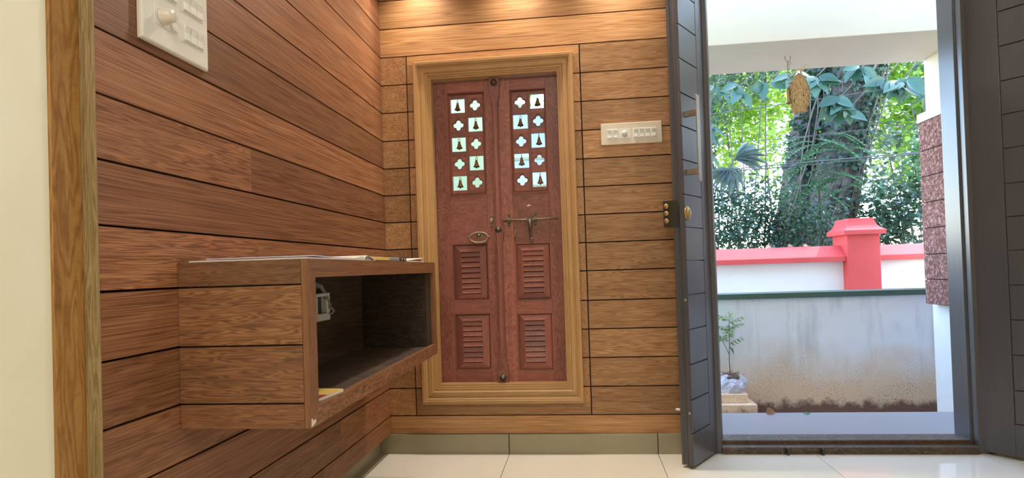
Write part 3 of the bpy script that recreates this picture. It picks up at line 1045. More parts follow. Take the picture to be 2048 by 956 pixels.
lamp('inner_room_fill', 'AREA', (-0.0, 0.62, 2.38), 10.0, (0.94, 1.0, 0.94), shape='RECTANGLE', size=0.6, size_y=0.3, target=(0.0, 0.8, 0))  # added fill that does the actual lighting of the inner room

# ================================================================== MAIN ENTRANCE: frame, leaves
t = empty('trim_entrance_frame', (1.87, 0.06, 0))
tag(t, 'dark painted entrance door frame with worn wooden threshold', 'frame', kind='structure')
X_ = lambda x: x - 1.87
Y_ = lambda y: y - 0.06
b = MB()
b.prism([(X_(2.348), Y_(0.034)), (X_(2.356), Y_(0.034)), (X_(2.356), Y_(-0.004)), (X_(2.42), Y_(-0.004)), (X_(2.42), Y_(0.14)), (X_(2.348), Y_(0.14))], 'z', 0.0, 2.16, g='z')
b.build('jamb', MT['charcoal'], t, bevel=0.002)
b = MB()
b.prism([(X_(1.40), Y_(0.12)), (X_(1.345), Y_(0.12)), (X_(1.345), Y_(-0.004)), (X_(1.385), Y_(-0.004)), (X_(1.385), Y_(0.055)), (X_(1.40), Y_(0.055))], 'z', 0.0, 2.16, g='z')
b.build('jamb', MT['charcoal'], t, bevel=0.002)
b = MB(); b.box(X_(1.345), X_(2.42), Y_(-0.004), Y_(0.14), 2.10, 2.16); b.build('frame_head', MT['charcoal'], t, bevel=0.002)
b = MB()
b.prism([(Y_(-0.012), 0.0), (Y_(-0.012), 0.026), (Y_(-0.009), 0.029), (Y_(0.024), 0.031), (Y_(0.026), 0.031), (Y_(0.026), 0.044), (Y_(0.029), 0.047), (Y_(0.115), 0.047), (Y_(0.12), 0.0)], 'x', X_(1.385), X_(2.348))
b.prism([(Y_(-0.012), 0.0), (Y_(-0.012), 0.026), (Y_(-0.009), 0.029), (Y_(0.024), 0.031), (Y_(0.024), 0.0)], 'x', X_(2.348), X_(2.356))
b.build('threshold', MT['threshold_wood'], t, bevel=0.001)
for x in (1.637, 1.770):
    b = MB()
    b.box(X_(x) - 0.013, X_(x) + 0.013, Y_(-0.0145), Y_(-0.0115), 0.003, 0.027)
    b.prism([(X_(x) - 0.005, Y_(-0.014)), (X_(x) - 0.003, Y_(-0.026)), (X_(x) + 0.005, Y_(-0.026)), (X_(x) + 0.007, Y_(-0.014))], 'z', 0.001, 0.025)
    for sz in (0.009, 0.020):
        b.lathe([(0.0026, 0.0), (0.0026, 0.0015), (0.0008, 0.002)], (X_(x) - 0.0098, Y_(-0.0144), sz), 'y', 8)
    tag(b.build('bolt_socket', MT['steel_dark'], t), 'small dark metal bolt socket')

LZ = [2.090, 1.958, 1.826, 1.694, 1.562, 1.430, 1.303, 1.174, 1.041, 0.916, 0.789, 0.659, 0.528, 0.396, 0.263, 0.136]
# left leaf, opened inwards, thickness away from its outer face
ang = math.atan2(-0.8475, -0.5308)
t = empty('door_entrance_left', (1.3995, 0.0468, 0), ang)
tag(t, 'narrow charcoal entrance leaf standing open edge-on, with long bar handle', 'door', kind='structure')
LW, TH = 0.303, 0.050
b = MB()
b.prism([(-0.004, -0.007), (LW, -0.007), (LW, -0.021), (LW - 0.007, -0.026), (LW - 0.007, -0.038), (LW - 0.003, -0.041), (LW - 0.003, -TH), (-0.004, -TH)], 'z', 0.012, 2.09, g='z')
b.box(-0.004, 0.130, -0.007, 0.0, 0.012, 2.09, g='z')
b.box(0.130, LW, -0.007, 0.0, 0.012, 0.136 - 0.002, g='x')
for i in range(len(LZ) - 1):
    b.box(0.1335, LW, -0.007, 0.0, LZ[i + 1] + 0.002, LZ[i] - 0.002)
b.build('leaf_panel', MT['charcoal'], t, bevel=0.0012)
b = MB()
b.prism([(0.255, 0.0475), (0.283, 0.0475), (0.283, 0.0530), (0.255, 0.0530)], 'z', 1.088, 1.418)
b.build('bar_handle', MT['steel'], t, bevel=0.0012)
b = MB()
for z_ in (1.128, 1.352):
    b.box(0.263, 0.275, 0.0, 0.048, z_ - 0.011, z_ + 0.011)
tag(b.build('handle_bracket', MT['steel'], t, bevel=0.001), 'flat metal brackets of the bar handle')
b = MB()
b.lathe([(0.027, 0.0), (0.027, 0.003), (0.024, 0.0055), (0.0145, 0.0055), (0.0145, 0.011), (0.012, 0.012), (0.0005, 0.012)], (0, 0, 0), 'y', 24)
b.v = [(0.284 + v[0], -v[1], 0.971 + v[2]) for v in b.v]
b.build('lock_cylinder', MT['brass_hang'], t)
b = MB()
b.box(0.3005, 0.3040, -0.088, -0.030, 0.920, 1.024)
plate = b.build('latch_plate', MT['steel_dark'], t, bevel=0.001)
b = MB()
for z_ in (1.002, 0.974, 0.945):
    b.lathe([(0.0098, 0.0), (0.0098, 0.004), (0.0075, 0.0065), (0.0005, 0.007)], (0.304, -0.074, z_), 'x', 16)
tag(b.build('lock_bolts', MT['brass_hang'], plate), 'three round brass lock bolts')
b = MB()
for z_ in (0.211, 0.640):
    b.lathe([(0.0055, 0.0), (0.0055, 0.002), (0.002, 0.003), (0.0004, 0.003)], (LW - 0.001, -0.012, z_), 'x', 14)
b.build('edge_screw', MT['steel'], t)
b = MB(); b.lathe([(0.0045, 0.0), (0.0045, 0.022), (0.003, 0.024)], (0, 0, 0), 'y', 12)
b.v = [(0.285 + v[0], -TH + v[1], 0.217 + v[2]) for v in b.v]
tag(b.build('stopper_peg', MT['ivory_plastic'], t), 'small pale peg')
b = MB(); b.box(0.034, 0.041, -0.001, 0.004, 0.088, 0.101); b.build('face_screw', MT['steel_dark'], t)

ang = math.atan2(-0.77, 0.64)
t = empty('door_entrance_right', (2.372, -0.004, 0), ang)
tag(t, 'wide charcoal entrance leaf folded back at the right edge', 'door', kind='structure')
RW = 0.62
b = MB()
b.box(-0.012, RW, 0.007, 0.045, 0.012, 2.09, g='z')
b.box(-0.012, 0.104, 0.0, 0.007, 0.012, 2.09, g='z')
b.box(0.51, RW, 0.0, 0.007, 0.012, 2.09, g='z')
b.box(0.104, 0.51, 0.0, 0.007, 0.012, 0.134)
for i in range(len(LZ) - 1):
    b.box(0.1075, 0.5065, 0.0, 0.007, LZ[i + 1] + 0.002, LZ[i] - 0.002)
b.build('leaf_panel', MT['charcoal'], t, bevel=0.0012)

# ================================================================== WALL CABINET
YN, YFAR, CX, CZ0, CZ1 = -1.405, -0.288, 0.284, 0.467, 0.814
t = empty('wall_cabinet', (0, YN, CZ0))
tag(t, 'open-fronted wooden box cabinet fixed on the left panelled wall', 'cabinet')
def cb(mb, nm, mat, bevel=0.0):
    mb.v = [(v[0], v[1] - YN, v[2] - CZ0) for v in mb.v]
    return mb.build(nm, mat, t, bevel=bevel)
gz = [CZ1, 0.7618, 0.6377, 0.5181, CZ0]
b = MB()
for i in range(4):
    b.box(0.001, CX - 0.0135, YN, YN + 0.010, gz[i + 1] + (G * 0.8 if i < 3 else 0), gz[i] - (G * 0.8 if i else 0), g='x')
b.box(0.001, CX - 0.0135, YN + 0.010, YN + 0.038, CZ0, CZ1, mi=1)
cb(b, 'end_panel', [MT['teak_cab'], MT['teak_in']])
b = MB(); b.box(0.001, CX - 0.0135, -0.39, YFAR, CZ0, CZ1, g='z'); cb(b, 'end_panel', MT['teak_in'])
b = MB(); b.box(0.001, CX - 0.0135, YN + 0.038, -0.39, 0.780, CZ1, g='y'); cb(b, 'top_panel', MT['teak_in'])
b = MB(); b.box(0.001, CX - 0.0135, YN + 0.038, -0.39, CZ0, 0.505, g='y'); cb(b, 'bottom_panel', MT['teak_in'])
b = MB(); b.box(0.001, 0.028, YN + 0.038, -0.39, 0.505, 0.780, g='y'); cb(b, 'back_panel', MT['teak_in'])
b = MB()
ya, yb_, yc_, yd = YN, -1.364, -0.325, YFAR
zt, zt2, zb2, zb = CZ1, 0.775, 0.506, CZ0
x0, x1 = CX - 0.013, CX
def fr(poly, g):
    b.prism(poly, 'x', x0, x1, g=g)
fr([(ya, zt), (yd, zt), (yc_, zt2), (yb_, zt2)], 'y')
fr([(ya, zb), (yb_, zb2), (yc_, zb2), (yd, zb)], 'y')
fr([(ya, zb), (ya, zt), (yb_, zt2), (yb_, zb2)], 'z')
fr([(yd, zb), (yc_, zb2), (yc_, zt2), (yd, zt)], 'z')
cb(b, 'face_frame', MT['teak_cab'], bevel=0.0006)
b = MB(); b.prism([(YN + 0.002, 0.469), (YN + 0.003, 0.486), (YN + 0.009, 0.485), (YN + 0.010, 0.479), (YN + 0.022, 0.482), (YN + 0.024, 0.475), (YN + 0.010, 0.471)], 'x', CX - 0.001, CX + 0.0006)
tag(cb(b, 'tape_scrap', MT['chip']), 'torn bit of white tape at the lower corner')

# broken switch box inside the cabinet
t = empty('switch_box', (0.028, -0.80, 0.64))
tag(t, 'broken white switch box with torn tape inside the cabinet', 'switch box')
b = MB()
for (y0, y1, z0, z1) in ((-0.06, 0.045, 0.0, 0.022), (-0.06, 0.045, 0.074, 0.084), (0.020, 0.045, 0.022, 0.074), (-0.06, -0.045, 0.022, 0.074)):
    b.box(0.0, 0.030, y0, y1, z0, z1)
b.build('box_frame', MT['white_plastic'], t, bevel=0.002)
b = MB(); b.box(0.0, 0.012, -0.045, 0.020, 0.022, 0.074); b.build('box_recess', MT['dark_plastic'], t)
b = MB()
b.tube([(0.01, -0.02, 0.115), (0.018, 0.004, 0.105), (0.022, 0.018, 0.088), (0.026, 0.026, 0.066), (0.030, 0.036, 0.050)], [0.006, 0.008, 0.006, 0.007, 0.004], 7)
b.prism([(0.028, 0.047), (0.046, 0.052), (0.060, 0.044), (0.050, 0.040), (0.036, 0.034)], 'x', 0.026, 0.031)
b.prism([(-0.028, 0.114), (-0.004, 0.118), (0.004, 0.104), (-0.012, 0.098)], 'x', 0.010, 0.016)
b.build('torn_tape', plain('grey_tape', srgb(134, 140, 126), 0.6, noise=0.2, nscale=60), t)
b = MB(); b.tube([(0.028, 0.034, 0.036), (0.034, 0.048, 0.034), (0.036, 0.058, 0.026), (0.033, 0.046, 0.018), (0.028, 0.036, 0.020)], 0.004, 7); b.build('loose_wire', MT['grey_plastic'], t)

# magazine lying inside the cabinet
t = empty('magazine', (0.222, -1.300, 0.5055), math.radians(-6))
tag(t, 'magazine with red and yellow cover lying inside the cabinet', 'magazine')
b = MB(); b.box(-0.05, 0.05, -0.062, 0.085, 0.0, 0.0065); b.build('page_block', MT['paper'], t, bevel=0.001)
b = MB(); b.box(-0.05, 0.05, -0.062, 0.085, 0.0068, 0.0074); cov = b.build('cover', MT['yellow_paper'], t)
b = MB(); b.box(-0.05, 0.05, -0.030, 0.012, 0.0074, 0.0078); b.box(-0.02, 0.05, -0.058, -0.034, 0.0074, 0.0078); b.build('red_band', MT['red_print'], cov)
b = MB(); b.box(-0.03, 0.035, -0.022, 0.004, 0.0078, 0.0081); bb = b.build('white_title_box', MT['paper'], cov)
b = MB()
for k in range(3):
    y0 = -0.018; x0 = -0.02 + k * 0.018
    b.tube([(x0, y0, 0.0083), (x0 + 0.008, y0 + 0.002, 0.0083), (x0 + 0.009, y0 + 0.012, 0.0083), (x0 + 0.002, y0 + 0.015, 0.0083), (x0 + 0.001, y0 + 0.007, 0.0083)], 0.0011, 5)
b.build('red_lettering', MT['red_print'], cov)

# papers on top of the cabinet
ZT = CZ1 + 0.0004
t = empty('newspaper', (0.15, -1.24, ZT))
tag(t, 'folded cream newspaper at the near end of the cabinet top', 'newspaper')
b = MB(); b.box(-0.13, 0.130, -0.155, 0.12, 0, 0.003); b.build('lower_fold', MT['paper'], t)
b = MB()
P = [(-0.11, 0.0068), (0.0, 0.0046), (0.10, 0.0040)]
b.prism([(-0.11, 0.0062), (0.0, 0.0034), (0.115, 0.0032), (0.115, 0.0048), (0.0, 0.0058), (-0.11, 0.0080)], 'x', -0.12, 0.126)
b.build('upper_fold', plain('lilac_paper', srgb(214, 200, 226), 0.7, noise=0.05), t)
t = empty('open_magazine', (0.17, -1.045, ZT))
tag(t, 'open magazine with curling pages on the cabinet top', 'magazine')
b = MB()
top = [(-0.085, 0.004), (-0.06, 0.0055), (-0.035, 0.0085), (-0.018, 0.0105), (-0.006, 0.008), (0.0, 0.003)]
b.prism(top + [(0.0, 0.0), (-0.085, 0.0)], 'x', -0.09, 0.108)
top = [(0.0, 0.003), (0.006, 0.010), (0.02, 0.0135), (0.04, 0.011), (0.065, 0.006), (0.085, 0.004)]
b.prism(top + [(0.085, 0.0), (0.0, 0.0)], 'x', -0.09, 0.108)
b.build('page_block', MT['paper'], t)
b = MB()
for k in range(3):
    h = 0.003 + k * 0.0025
    b.tube([(0.1088, 0.004, 0.002 + k * .001), (0.1088, 0.012, h + 0.002), (0.1088, 0.028, h + 0.0035), (0.1088, 0.05, h * 0.6 + 0.001), (0.1088, 0.07, 0.002)], 0.0006, 4)
b.build('page_edges', MT['dark_plastic'], t)
t = empty('yellow_booklet', (0.215, -0.905, ZT + 0.0)); tag(t, 'thick yellow booklet on the cabinet top', 'booklet')
b = MB(); b.box(-0.08, 0.060, -0.105, 0.085, 0.001, 0.0105, g='y'); b.build('cover', MT['yellow_paper'], t, bevel=0.002)
b = MB(); b.box(-0.07, 0.0612, -0.09, 0.07, 0.003, 0.0045); b.build('page_line', MT['paper'], t)
t = empty('plastic_case', (0.235, -0.725, ZT)); tag(t, 'slim grey plastic case with dark end on the cabinet top', 'case')
b = MB(); b.box(-0.03, 0.04, -0.085, 0.078, 0.0, 0.012); b.build('case_body', MT['grey_plastic'], t, bevel=0.003)
b = MB(); b.box(-0.028, 0.0412, 0.0, 0.076, 0.002, 0.0125); b.build('dark_end', MT['dark_plastic'], t, bevel=0.002)
for y_ in (0.025, 0.055):
    MB().lathe([(0.003, 0.0), (0.003, 0.001), (0.0005, 0.0012)], (0.0414, y_, 0.007), 'x', 10).build('button', MT['white_plastic'], t)
t = empty('white_booklet', (0.215, -0.545, ZT)); tag(t, 'thin white booklet with lifted cover near the far end of the cabinet', 'booklet')
b = MB(); b.box(-0.08, 0.06, -0.09, 0.12, 0.0, 0.0035); b.build('page_block', MT['paper'], t)
b = MB(); b.prism([(-0.09, 0.0035), (-0.09, 0.0045), (0.12, 0.0155), (0.12, 0.0135)], 'x', -0.08, 0.06); b.build('lifted_cover', MT['paper'], t)
b = MB(); b.prism([(0.04, 0.006), (0.075, 0.009), (0.085, 0.0035), (0.06, 0.0035)], 'x', 0.0595, 0.0603); b.build('printed_mark', MT['dark_plastic'], t)

# ================================================================== SWITCH PLATES
def rocker(mb_w=0.018, mb_h=0.033):
    b = MB()
    b.prism([(-0.0, -mb_h / 2), (-0.0045, -mb_h / 2), (-0.0022, 0.0), (-0.0055, mb_h / 2), (0.0, mb_h / 2)], 'x', -mb_w / 2 + 0.002, mb_w / 2 - 0.002)
    return b
PM = MT['ivory_plastic']
t = empty('switch_plate', (1.066, 0, 1.328))
tag(t, 'wide cream switch plate with six rockers on the back wall', 'switch plate')
b = MB(); b.box(-0.125, 0.125, -0.011, -0.0002, -0.045, 0.045); b.build('cover_plate', PM, t, bevel=0.003, segs=3)
b = MB()
for (x0, x1) in ((-0.101, -0.054), (-0.053, -0.004), (0.006, 0.103)):
    b.box(x0, x1, -0.0122, -0.010, -0.022, 0.020)
b.build('module_frame', MT['white_plastic'], t, bevel=0.0008)
first = None
for x in (-0.0895, -0.0655, 0.018, 0.0425, 0.0665, 0.0905):
    if first is None:
        first = rocker(0.021, 0.033).build('switch', MT['white_plastic'], t, bevel=0.0008); o = first
    else:
        o = first.copy(); COL.objects.link(o); o.parent = t
    o.location = (x, -0.0118, -0.001)
MB().lathe([(0.0125, 0.0), (0.0125, 0.004), (0.0105, 0.0055), (0.0098, 0.016), (0.008, 0.018), (0.0005, 0.018)], (-0.0285, -0.012, -0.001), 'y', 24).build('dimmer_knob', MT['white_plastic'], t)

t = empty('switch_board', (0.0, -1.400, 1.360))
tag(t, 'large white switch board with fan dimmer on the left wall', 'switch board')
b = MB(); b.box(0.0002, 0.0115, -0.108, 0.106, -0.106, 0.110); b.build('cover_plate', MT['white_plastic'], t, bevel=0.003, segs=3)
b = MB(); b.box(0.0002, 0.009, -0.110, 0.108, -0.108, 0.112); b.build('back_box', MT['ivory_plastic'], t, bevel=0.002)
b = MB()
for (y0, y1, z0, z1) in ((-0.074, -0.004, -0.066, -0.024), (0.016, 0.086, -0.071, -0.029), (-0.074, -0.004, -0.004, 0.04), (0.016, 0.086, -0.006, 0.036), (-0.074, -0.004, 0.056, 0.098), (0.016, 0.086, 0.056, 0.098)):
    b.box(0.011, 0.0125, y0, y1, z0, z1)
b.build('module_frame', MT['white_plastic'], t, bevel=0.0006)
def rocker_l():
    b = MB(); h = 0.033
    b.prism([(0.0, -h / 2), (0.0045, -h / 2), (0.0022, 0.0), (0.0055, h / 2), (0.0, h / 2)], 'y', -0.0095, 0.0095)
    return b
first = None
sp = [(y, z) for z in (-0.050, 0.015, 0.077) for y in (0.028, 0.051, 0.074)] + [(-0.015, -0.045), (-0.015, 0.018), (-0.038, 0.018), (-0.061, 0.018)] + [(-0.015, 0.077), (-0.038, 0.077), (-0.061, 0.077)]
for (y, z) in sp:
    if first is None:
        first = rocker_l().build('switch', MT['white_plastic'], t, bevel=0.0008); o = first
    else:
        o = first.copy(); COL.objects.link(o); o.parent = t
    o.location = (0.0122, y, z)
MB().lathe([(0.0001, 0.0125), (0.017, 0.0125), (0.017, 0.018), (0.014, 0.019), (0.0132, 0.034), (0.011, 0.036), (0.0005, 0.036)], (0, -0.050, -0.045), 'x', 24).build('dimmer_knob', MT['ivory_plastic'], t)

# ================================================================== OUTSIDE
b = MB(); b.box(1.26, 3.6, 0.12, 0.70, -0.12, 0.0); b.box(1.26, 3.6, 0.12, 0.68, -0.5, -0.12)
tag(b.build('floor_porch', MT['porch_tile']), 'bluish grey porch floor outside the threshold', 'floor', kind='structure')
b = MB(); b.box(-14, 24, 0.12, 30, -0.6, -0.45); tag(b.build('ground', MT['soil']), kind='structure')
t = empty('wall_parapet', (1.26, 1.6, -0.45)); tag(t, 'low white wall with green cap and brown damp stains', 'wall', kind='structure')
b = MB(); b.box(1.26, 3.31, 1.6, 1.74, -0.45, 0.541); o = b.build('stained_plaster', MT['stained']); o.parent = t; o.location = (-1.26, -1.6, 0.45)
b = MB(); b.box(1.26, 3.31, 1.572, 1.77, 0.534, 0.569); o = b.build('green_cap', MT['green_paint'], bevel=0.003); o.parent = t; o.location = (-1.26, -1.6, 0.45)
t = empty('wall_boundary', (2.0, 2.55, -0.45)); tag(t, 'white boundary wall with red coping in front of the trees', 'wall', kind='structure')
def ch(o, par, org): o.parent = par; o.location = (-org[0], -org[1], -org[2]); return o
org = (2.0, 2.55, -0.45)
b = MB(); b.box(-5, 12, 2.56, 2.72, -0.45, 0.77); ch(b.build('wall_body', MT['white_plaster']), t, org)
b = MB(); b.prism([(2.49, 0.757), (2.49, 0.797), (2.505, 0.802), (2.60, 0.884), (2.68, 0.884), (2.78, 0.80), (2.78, 0.757)], 'x', -5, 2.90); ch(b.build('coping', MT['red_paint'], bevel=0.003), t, org)
b = MB(); b.prism([(2.49, 0.757), (2.49, 0.797), (2.505, 0.802), (2.60, 0.878), (2.68, 0.878), (2.78, 0.80), (2.78, 0.757)], 'x', 3.143, 12); ch(b.build('coping', MT['red_paint'], bevel=0.003), t, org)
t = empty('gate_pillar', (3.02, 2.62, -0.45)); org = (3.02, 2.62, -0.45)
tag(t, 'red painted wall pillar with sloping cap in the boundary wall', 'pillar')
b = MB(); b.box(2.900, 3.143, 2.47, 2.75, -0.45, 0.965); ch(b.build('shaft', MT['red_paint'], bevel=0.004), t, org)
b = MB()
cap = [(0.0, 0.962), (0.0, 0.995), (0.004, 0.998), (0.022, 1.012), (0.036, 1.032), (0.046, 1.060), (0.052, 1.090)]
R = [(2.868 + s_, 3.175 - s_ * 1.3, 2.435 + s_, 2.785 - s_, z_) for s_, z_ in cap]
for a, c in zip(R[:-1], R[1:]):
    A = [(a[0], a[2], a[4]), (a[1], a[2], a[4]), (a[1], a[3], a[4]), (a[0], a[3], a[4])]
    Bq = [(c[0], c[2], c[4]), (c[1], c[2], c[4]), (c[1], c[3], c[4]), (c[0], c[3], c[4])]
    for k in range(4): b.quad([A[k], A[(k + 1) % 4], Bq[(k + 1) % 4], Bq[k]])
a = R[-1]; b.quad([(a[0], a[2], a[4]), (a[1], a[2], a[4]), (a[1], a[3], a[4]), (a[0], a[3], a[4])])
a = R[0]; b.quad([(a[0], a[2], a[4]), (a[0], a[3], a[4]), (a[1], a[3], a[4]), (a[1], a[2], a[4])])
ch(b.build('cap', MT['red_paint'], fix=False), t, org)

# veranda column and beam
t = empty('porch_column', (2.98, 0.9, -0.45)); org = (2.98, 0.9, -0.45)
tag(t, 'porch column clad in laterite blocks between white base and cream top', 'column')
b = MB(); b.box(2.832, 3.2, 0.66, 1.185, -0.45, 0.51); ch(b.build('base', MT['white_plaster']), t, org)
jz = [0.507, 0.647, 0.787, 0.933, 1.078, 1.224, 1.37, 1.534]
b = MB()
for i in range(7):
    b.box(2.777, 3.25, 0.60, 1.15, jz[i] + 0.0022, jz[i + 1] - 0.0022)
b.box(2.784, 3.24, 0.61, 1.143, 0.507, 1.534, mi=1)
ch(b.build('laterite_cladding', [MT['laterite'], MT['gap']], bevel=0.003), t, org)
b = MB(); b.box(2.774, 3.26, 0.58, 1.158, 1.534, 1.584); ch(b.build('capital', MT['cream_column'], bevel=0.002), t, org)
b = MB(); b.box(2.812, 3.22, 0.62, 1.13, 1.584, 1.889); ch(b.build('upper_shaft', MT['cream_column'], bevel=0.002), t, org)
b = MB(); b.box(1.26, 4.2, 0.640, 1.15, 1.889, 2.22); tag(b.build('porch_beam', MT['plaster_cream'], bevel=0.003), 'cream concrete porch beam crossing above the view', 'beam', kind='structure')

b = MB(); b.box(3.32, 3.5, 0.12, 2.1, -0.45, 4.2); tag(b.build('wall_sun_block', MT['white_plaster']), 'added white wall hidden beyond the column, keeping sun off the porch', 'wall', kind='structure')  # unseen wall put in to block direct sun from the porch floor

# chain, bell and bunch hanging from the beam
hx, hy = 1.995, 0.893
t = empty('hanging_chain', (hx, hy, 1.889)); tag(t, 'metal chain hanging from the porch beam', 'chain')
b = MB(); b.tube([(-0.014, 0, 0.003), (-0.0135, 0, -0.012), (-0.010, 0, -0.026), (0, 0, -0.031), (0.010, 0, -0.026), (0.0135, 0, -0.012), (0.014, 0, 0.003)], 0.0022, 8)
b.build('ceiling_hook', MT['steel'], t)
first = None
z = -0.032
for k in range(7):
    r = 0.0085
    pts = [(r * 0.72 * math.cos(a), 0, r * 1.35 * math.sin(a)) for a in [2 * math.pi * q / 18 for q in range(18)]]
    if first is None:
        first = MB().tube(pts, 0.0021, 7, closed=True).build('chain_link', MT['steel'], t); o = first
    else:
        o = first.copy(); COL.objects.link(o); o.parent = t
    o.location = (0.0, 0, z - 0.009); o.rotation_euler = (0, 0, 0.35 if k % 2 else 1.75)
    z -= 0.0195
b = MB(); b.tube([(0.012, 0, -0.032), (0.018, 0, -0.040), (0.014, 0, -0.050), (0.008, 0, -0.046), (0.012, 0, -0.036)], 0.0012, 6); b.build('loose_ring', MT['steel'], t)
t = empty('porch_bell', (hx - 0.004, hy, 1.889 - 0.168)); tag(t, 'slender brass bell at the lower end of the chain', 'bell')
MB().lathe([(0.002, 0.0), (0.005, -0.004), (0.0075, -0.012), (0.011, -0.022), (0.0125, -0.03), (0.0105, -0.042), (0.0110, -0.06), (0.0135, -0.078), (0.0165, -0.088), (0.015, -0.089), (0.008, -0.07)], seg=20).build('bell_body', MT['brass_hang'], t)
MB().lathe([(0.0005, -0.078), (0.004, -0.086), (0.005, -0.093), (0.003, -0.10), (0.0005, -0.101)], seg=10).build('clapper', MT['brass_old'], t)
t = empty('grain_bunch', (2.046, hy - 0.005, 1.80)); tag(t, 'hanging bunch of golden rice ears beside the brass bell', 'bunch')
b = MB(); b.lathe([(0.004, -0.01), (0.014, -0.02), (0.030, -0.045), (0.038, -0.085), (0.039, -0.125), (0.034, -0.165), (0.022, -0.20), (0.006, -0.212)], seg=18); b.build('bunch_core', MT['grain_dark'], t)
n = 2600
th = RNG.random(n) * 2 * math.pi; zz = -0.015 - 0.19 * RNG.random(n)
pr = np.interp(-zz, [0.01, 0.02, 0.045, 0.085, 0.125, 0.165, 0.205], [0.006, 0.016, 0.033, 0.041, 0.042, 0.036, 0.024])
pos = np.stack([pr * np.cos(th), pr * np.sin(th), zz], 1)
rad = np.stack([np.cos(th), np.sin(th), 0 * th], 1)
dr = rad * 0.35 + np.array([0, 0, -1.0]) + RNG.normal(size=(n, 3)) * 0.22
leaves_mesh('rice_ears', pos, dr, rad, 0.020 + 0.006 * RNG.random(n), 0.0065, MT['grain'], t)
b = MB()
b.tube([(-0.016, 0, -0.012), (-0.014, 0, 0.006), (0, 0, 0.014), (0.012, 0, 0.006), (0.014, 0, -0.014)], 0.005, 8)
b.tube([(0.014, 0, -0.02), (0.020, 0, 0.01), (0.022, 0, 0.032)], 0.0018, 6); b.tube([(0.02, 0, -0.02), (0.03, 0, 0.015), (0.034, 0, 0.034)], 0.0018, 6)
b.tube([(-0.016, 0, -0.012), (-0.034, 0.002, -0.02), (-0.047, 0.004, 0.0)], 0.0022, 6)
b.build('straw_loop', MT['grain'], t)

# steps, sapling, fallen leaf
t = empty('cement_block', (1.63, 1.48, -0.45)); tag(t, 'stained two-step cement block at the foot of the stained wall', 'step')
org = (1.63, 1.48, -0.45)
b = MB(); b.box(1.30, 1.846, 1.40, 1.6, -0.103, -0.048); ch(b.build('upper_step', MT['stained'], bevel=0.004), t, org)
b = MB(); b.box(1.30, 1.888, 1.35, 1.6, -0.45, -0.103); ch(b.build('lower_step', MT['stained'], bevel=0.004), t, org)
t = empty('potted_sapling', (1.764, 1.495, -0.048)); t.scale = (1.11, 1.11, 1.11); tag(t, 'leafy sapling in a white plastic bag on the cement step', 'plant')
b = MB()
ns, nr = 40, 12
for i in range(nr + 1):
    v = i / nr
    for k in range(ns):
        a = 2 * math.pi * k / ns
        r = (0.062 + 0.022 * math.sin(math.pi * min(1, v * 1.1)) - 0.012 * v) * (1 + 0.07 * math.sin(5 * a + 3 * v) + 0.05 * math.sin(9 * a - 6 * v) + 0.06 * random.uniform(-1, 1) * (0.3 + v))
        if v > 0.93: r *= 0.72
        zz_ = 0.105 * v + 0.008 * math.sin(3 * a + 2) * v
        if i == nr: zz_ = 0.088
        b.v.append((r * math.cos(a) * 1.05, r * math.sin(a) * 0.9, max(0.0, zz_)))
for i in range(nr):
    for k in range(ns):
        k2 = (k + 1) % ns
        b.face([i * ns + k, i * ns + k2, (i + 1) * ns + k2, (i + 1) * ns + k], None, smooth=False)
b.face(list(range(ns))[::-1], None)
b.build('plastic_bag', MT['bag'], t)
b = MB(); b.lathe([(0.057, 0.075), (0.056, 0.090), (0.035, 0.100), (0.0005, 0.104)], seg=18); b.build('bag_soil', MT['soil'], t)
n = 90
pos = np.stack([RNG.normal(size=n) * 0.028, RNG.normal(size=n) * 0.028, 0.098 + 0.008 * RNG.random(n)], 1)
leaves_mesh('dry_leaf_litter', pos, rand_unit(n) * np.array([1, 1, 0.3]), np.tile([0, 0, 1.0], (n, 1)) + RNG.normal(size=(n, 3)) * 0.4, 0.018, 0.009, MT['leaf_brown'], t)
b = MB(); b.tube([(0, 0, 0.095), (-0.003, 0, 0.18), (0.002, 0, 0.26), (0.003, 0, 0.36), (0.006, 0, 0.455)], [0.0028, 0.0024, 0.0022, 0.0018, 0.0008], 7)
b.tube([(-0.003, 0, 0.215), (-0.03, 0.004, 0.28), (-0.060, 0.006, 0.335), (-0.085, 0.006, 0.37)], [0.002, 0.0017, 0.0014, 0.0007], 6)
for a, z in ((0.3, 0.27), (2.6, 0.29), (4.4, 0.31), (1.2, 0.33), (3.4, 0.35), (5.5, 0.36), (0.1, 0.39), (2.9, 0.41)):
    b.tube([(0.002, 0, z), (0.03 * math.cos(a), 0.03 * math.sin(a), z + 0.02), (0.062 * math.cos(a), 0.062 * math.sin(a), z + 0.032)], [0.0012, 0.001, 0.0005], 5)
b.build('stem', MT['twig'], t)
pos, dr = [], []
for a, z in ((0.3, 0.27), (2.6, 0.29), (4.4, 0.31), (1.2, 0.33), (3.4, 0.35), (5.5, 0.36), (0.1, 0.39), (2.9, 0.41), (3.14, 0.33)):
    for k in range(22):
        q = (k % 8 + 1) / 8 * 0.075
        base = np.array([q * math.cos(a), q * math.sin(a), z + 0.034 * q / 0.07])
        if a == 3.14: base = np.array([-0.03 - q * 0.8, 0.005, 0.28 + q * 1.2])
        sd = 1 if k % 2 else -1
        pos.append(base); dr.append([math.cos(a + sd * 1.0), math.sin(a + sd * 1.0), random.uniform(-0.5, 0.25)])
for k in range(14):
    a = random.uniform(0, 6.28); pos.append([0.004, 0, 0.40 + k * 0.004]); dr.append([math.cos(a), math.sin(a), 0.2])
pos = np.array(pos); dr = np.array(dr)
leaves_mesh('foliage', pos, dr, np.tile([0, 0, 1.0], (len(pos), 1)), 0.028 + 0.012 * RNG.random(len(pos)), 0.012, MT['leaf_sapling'], t)
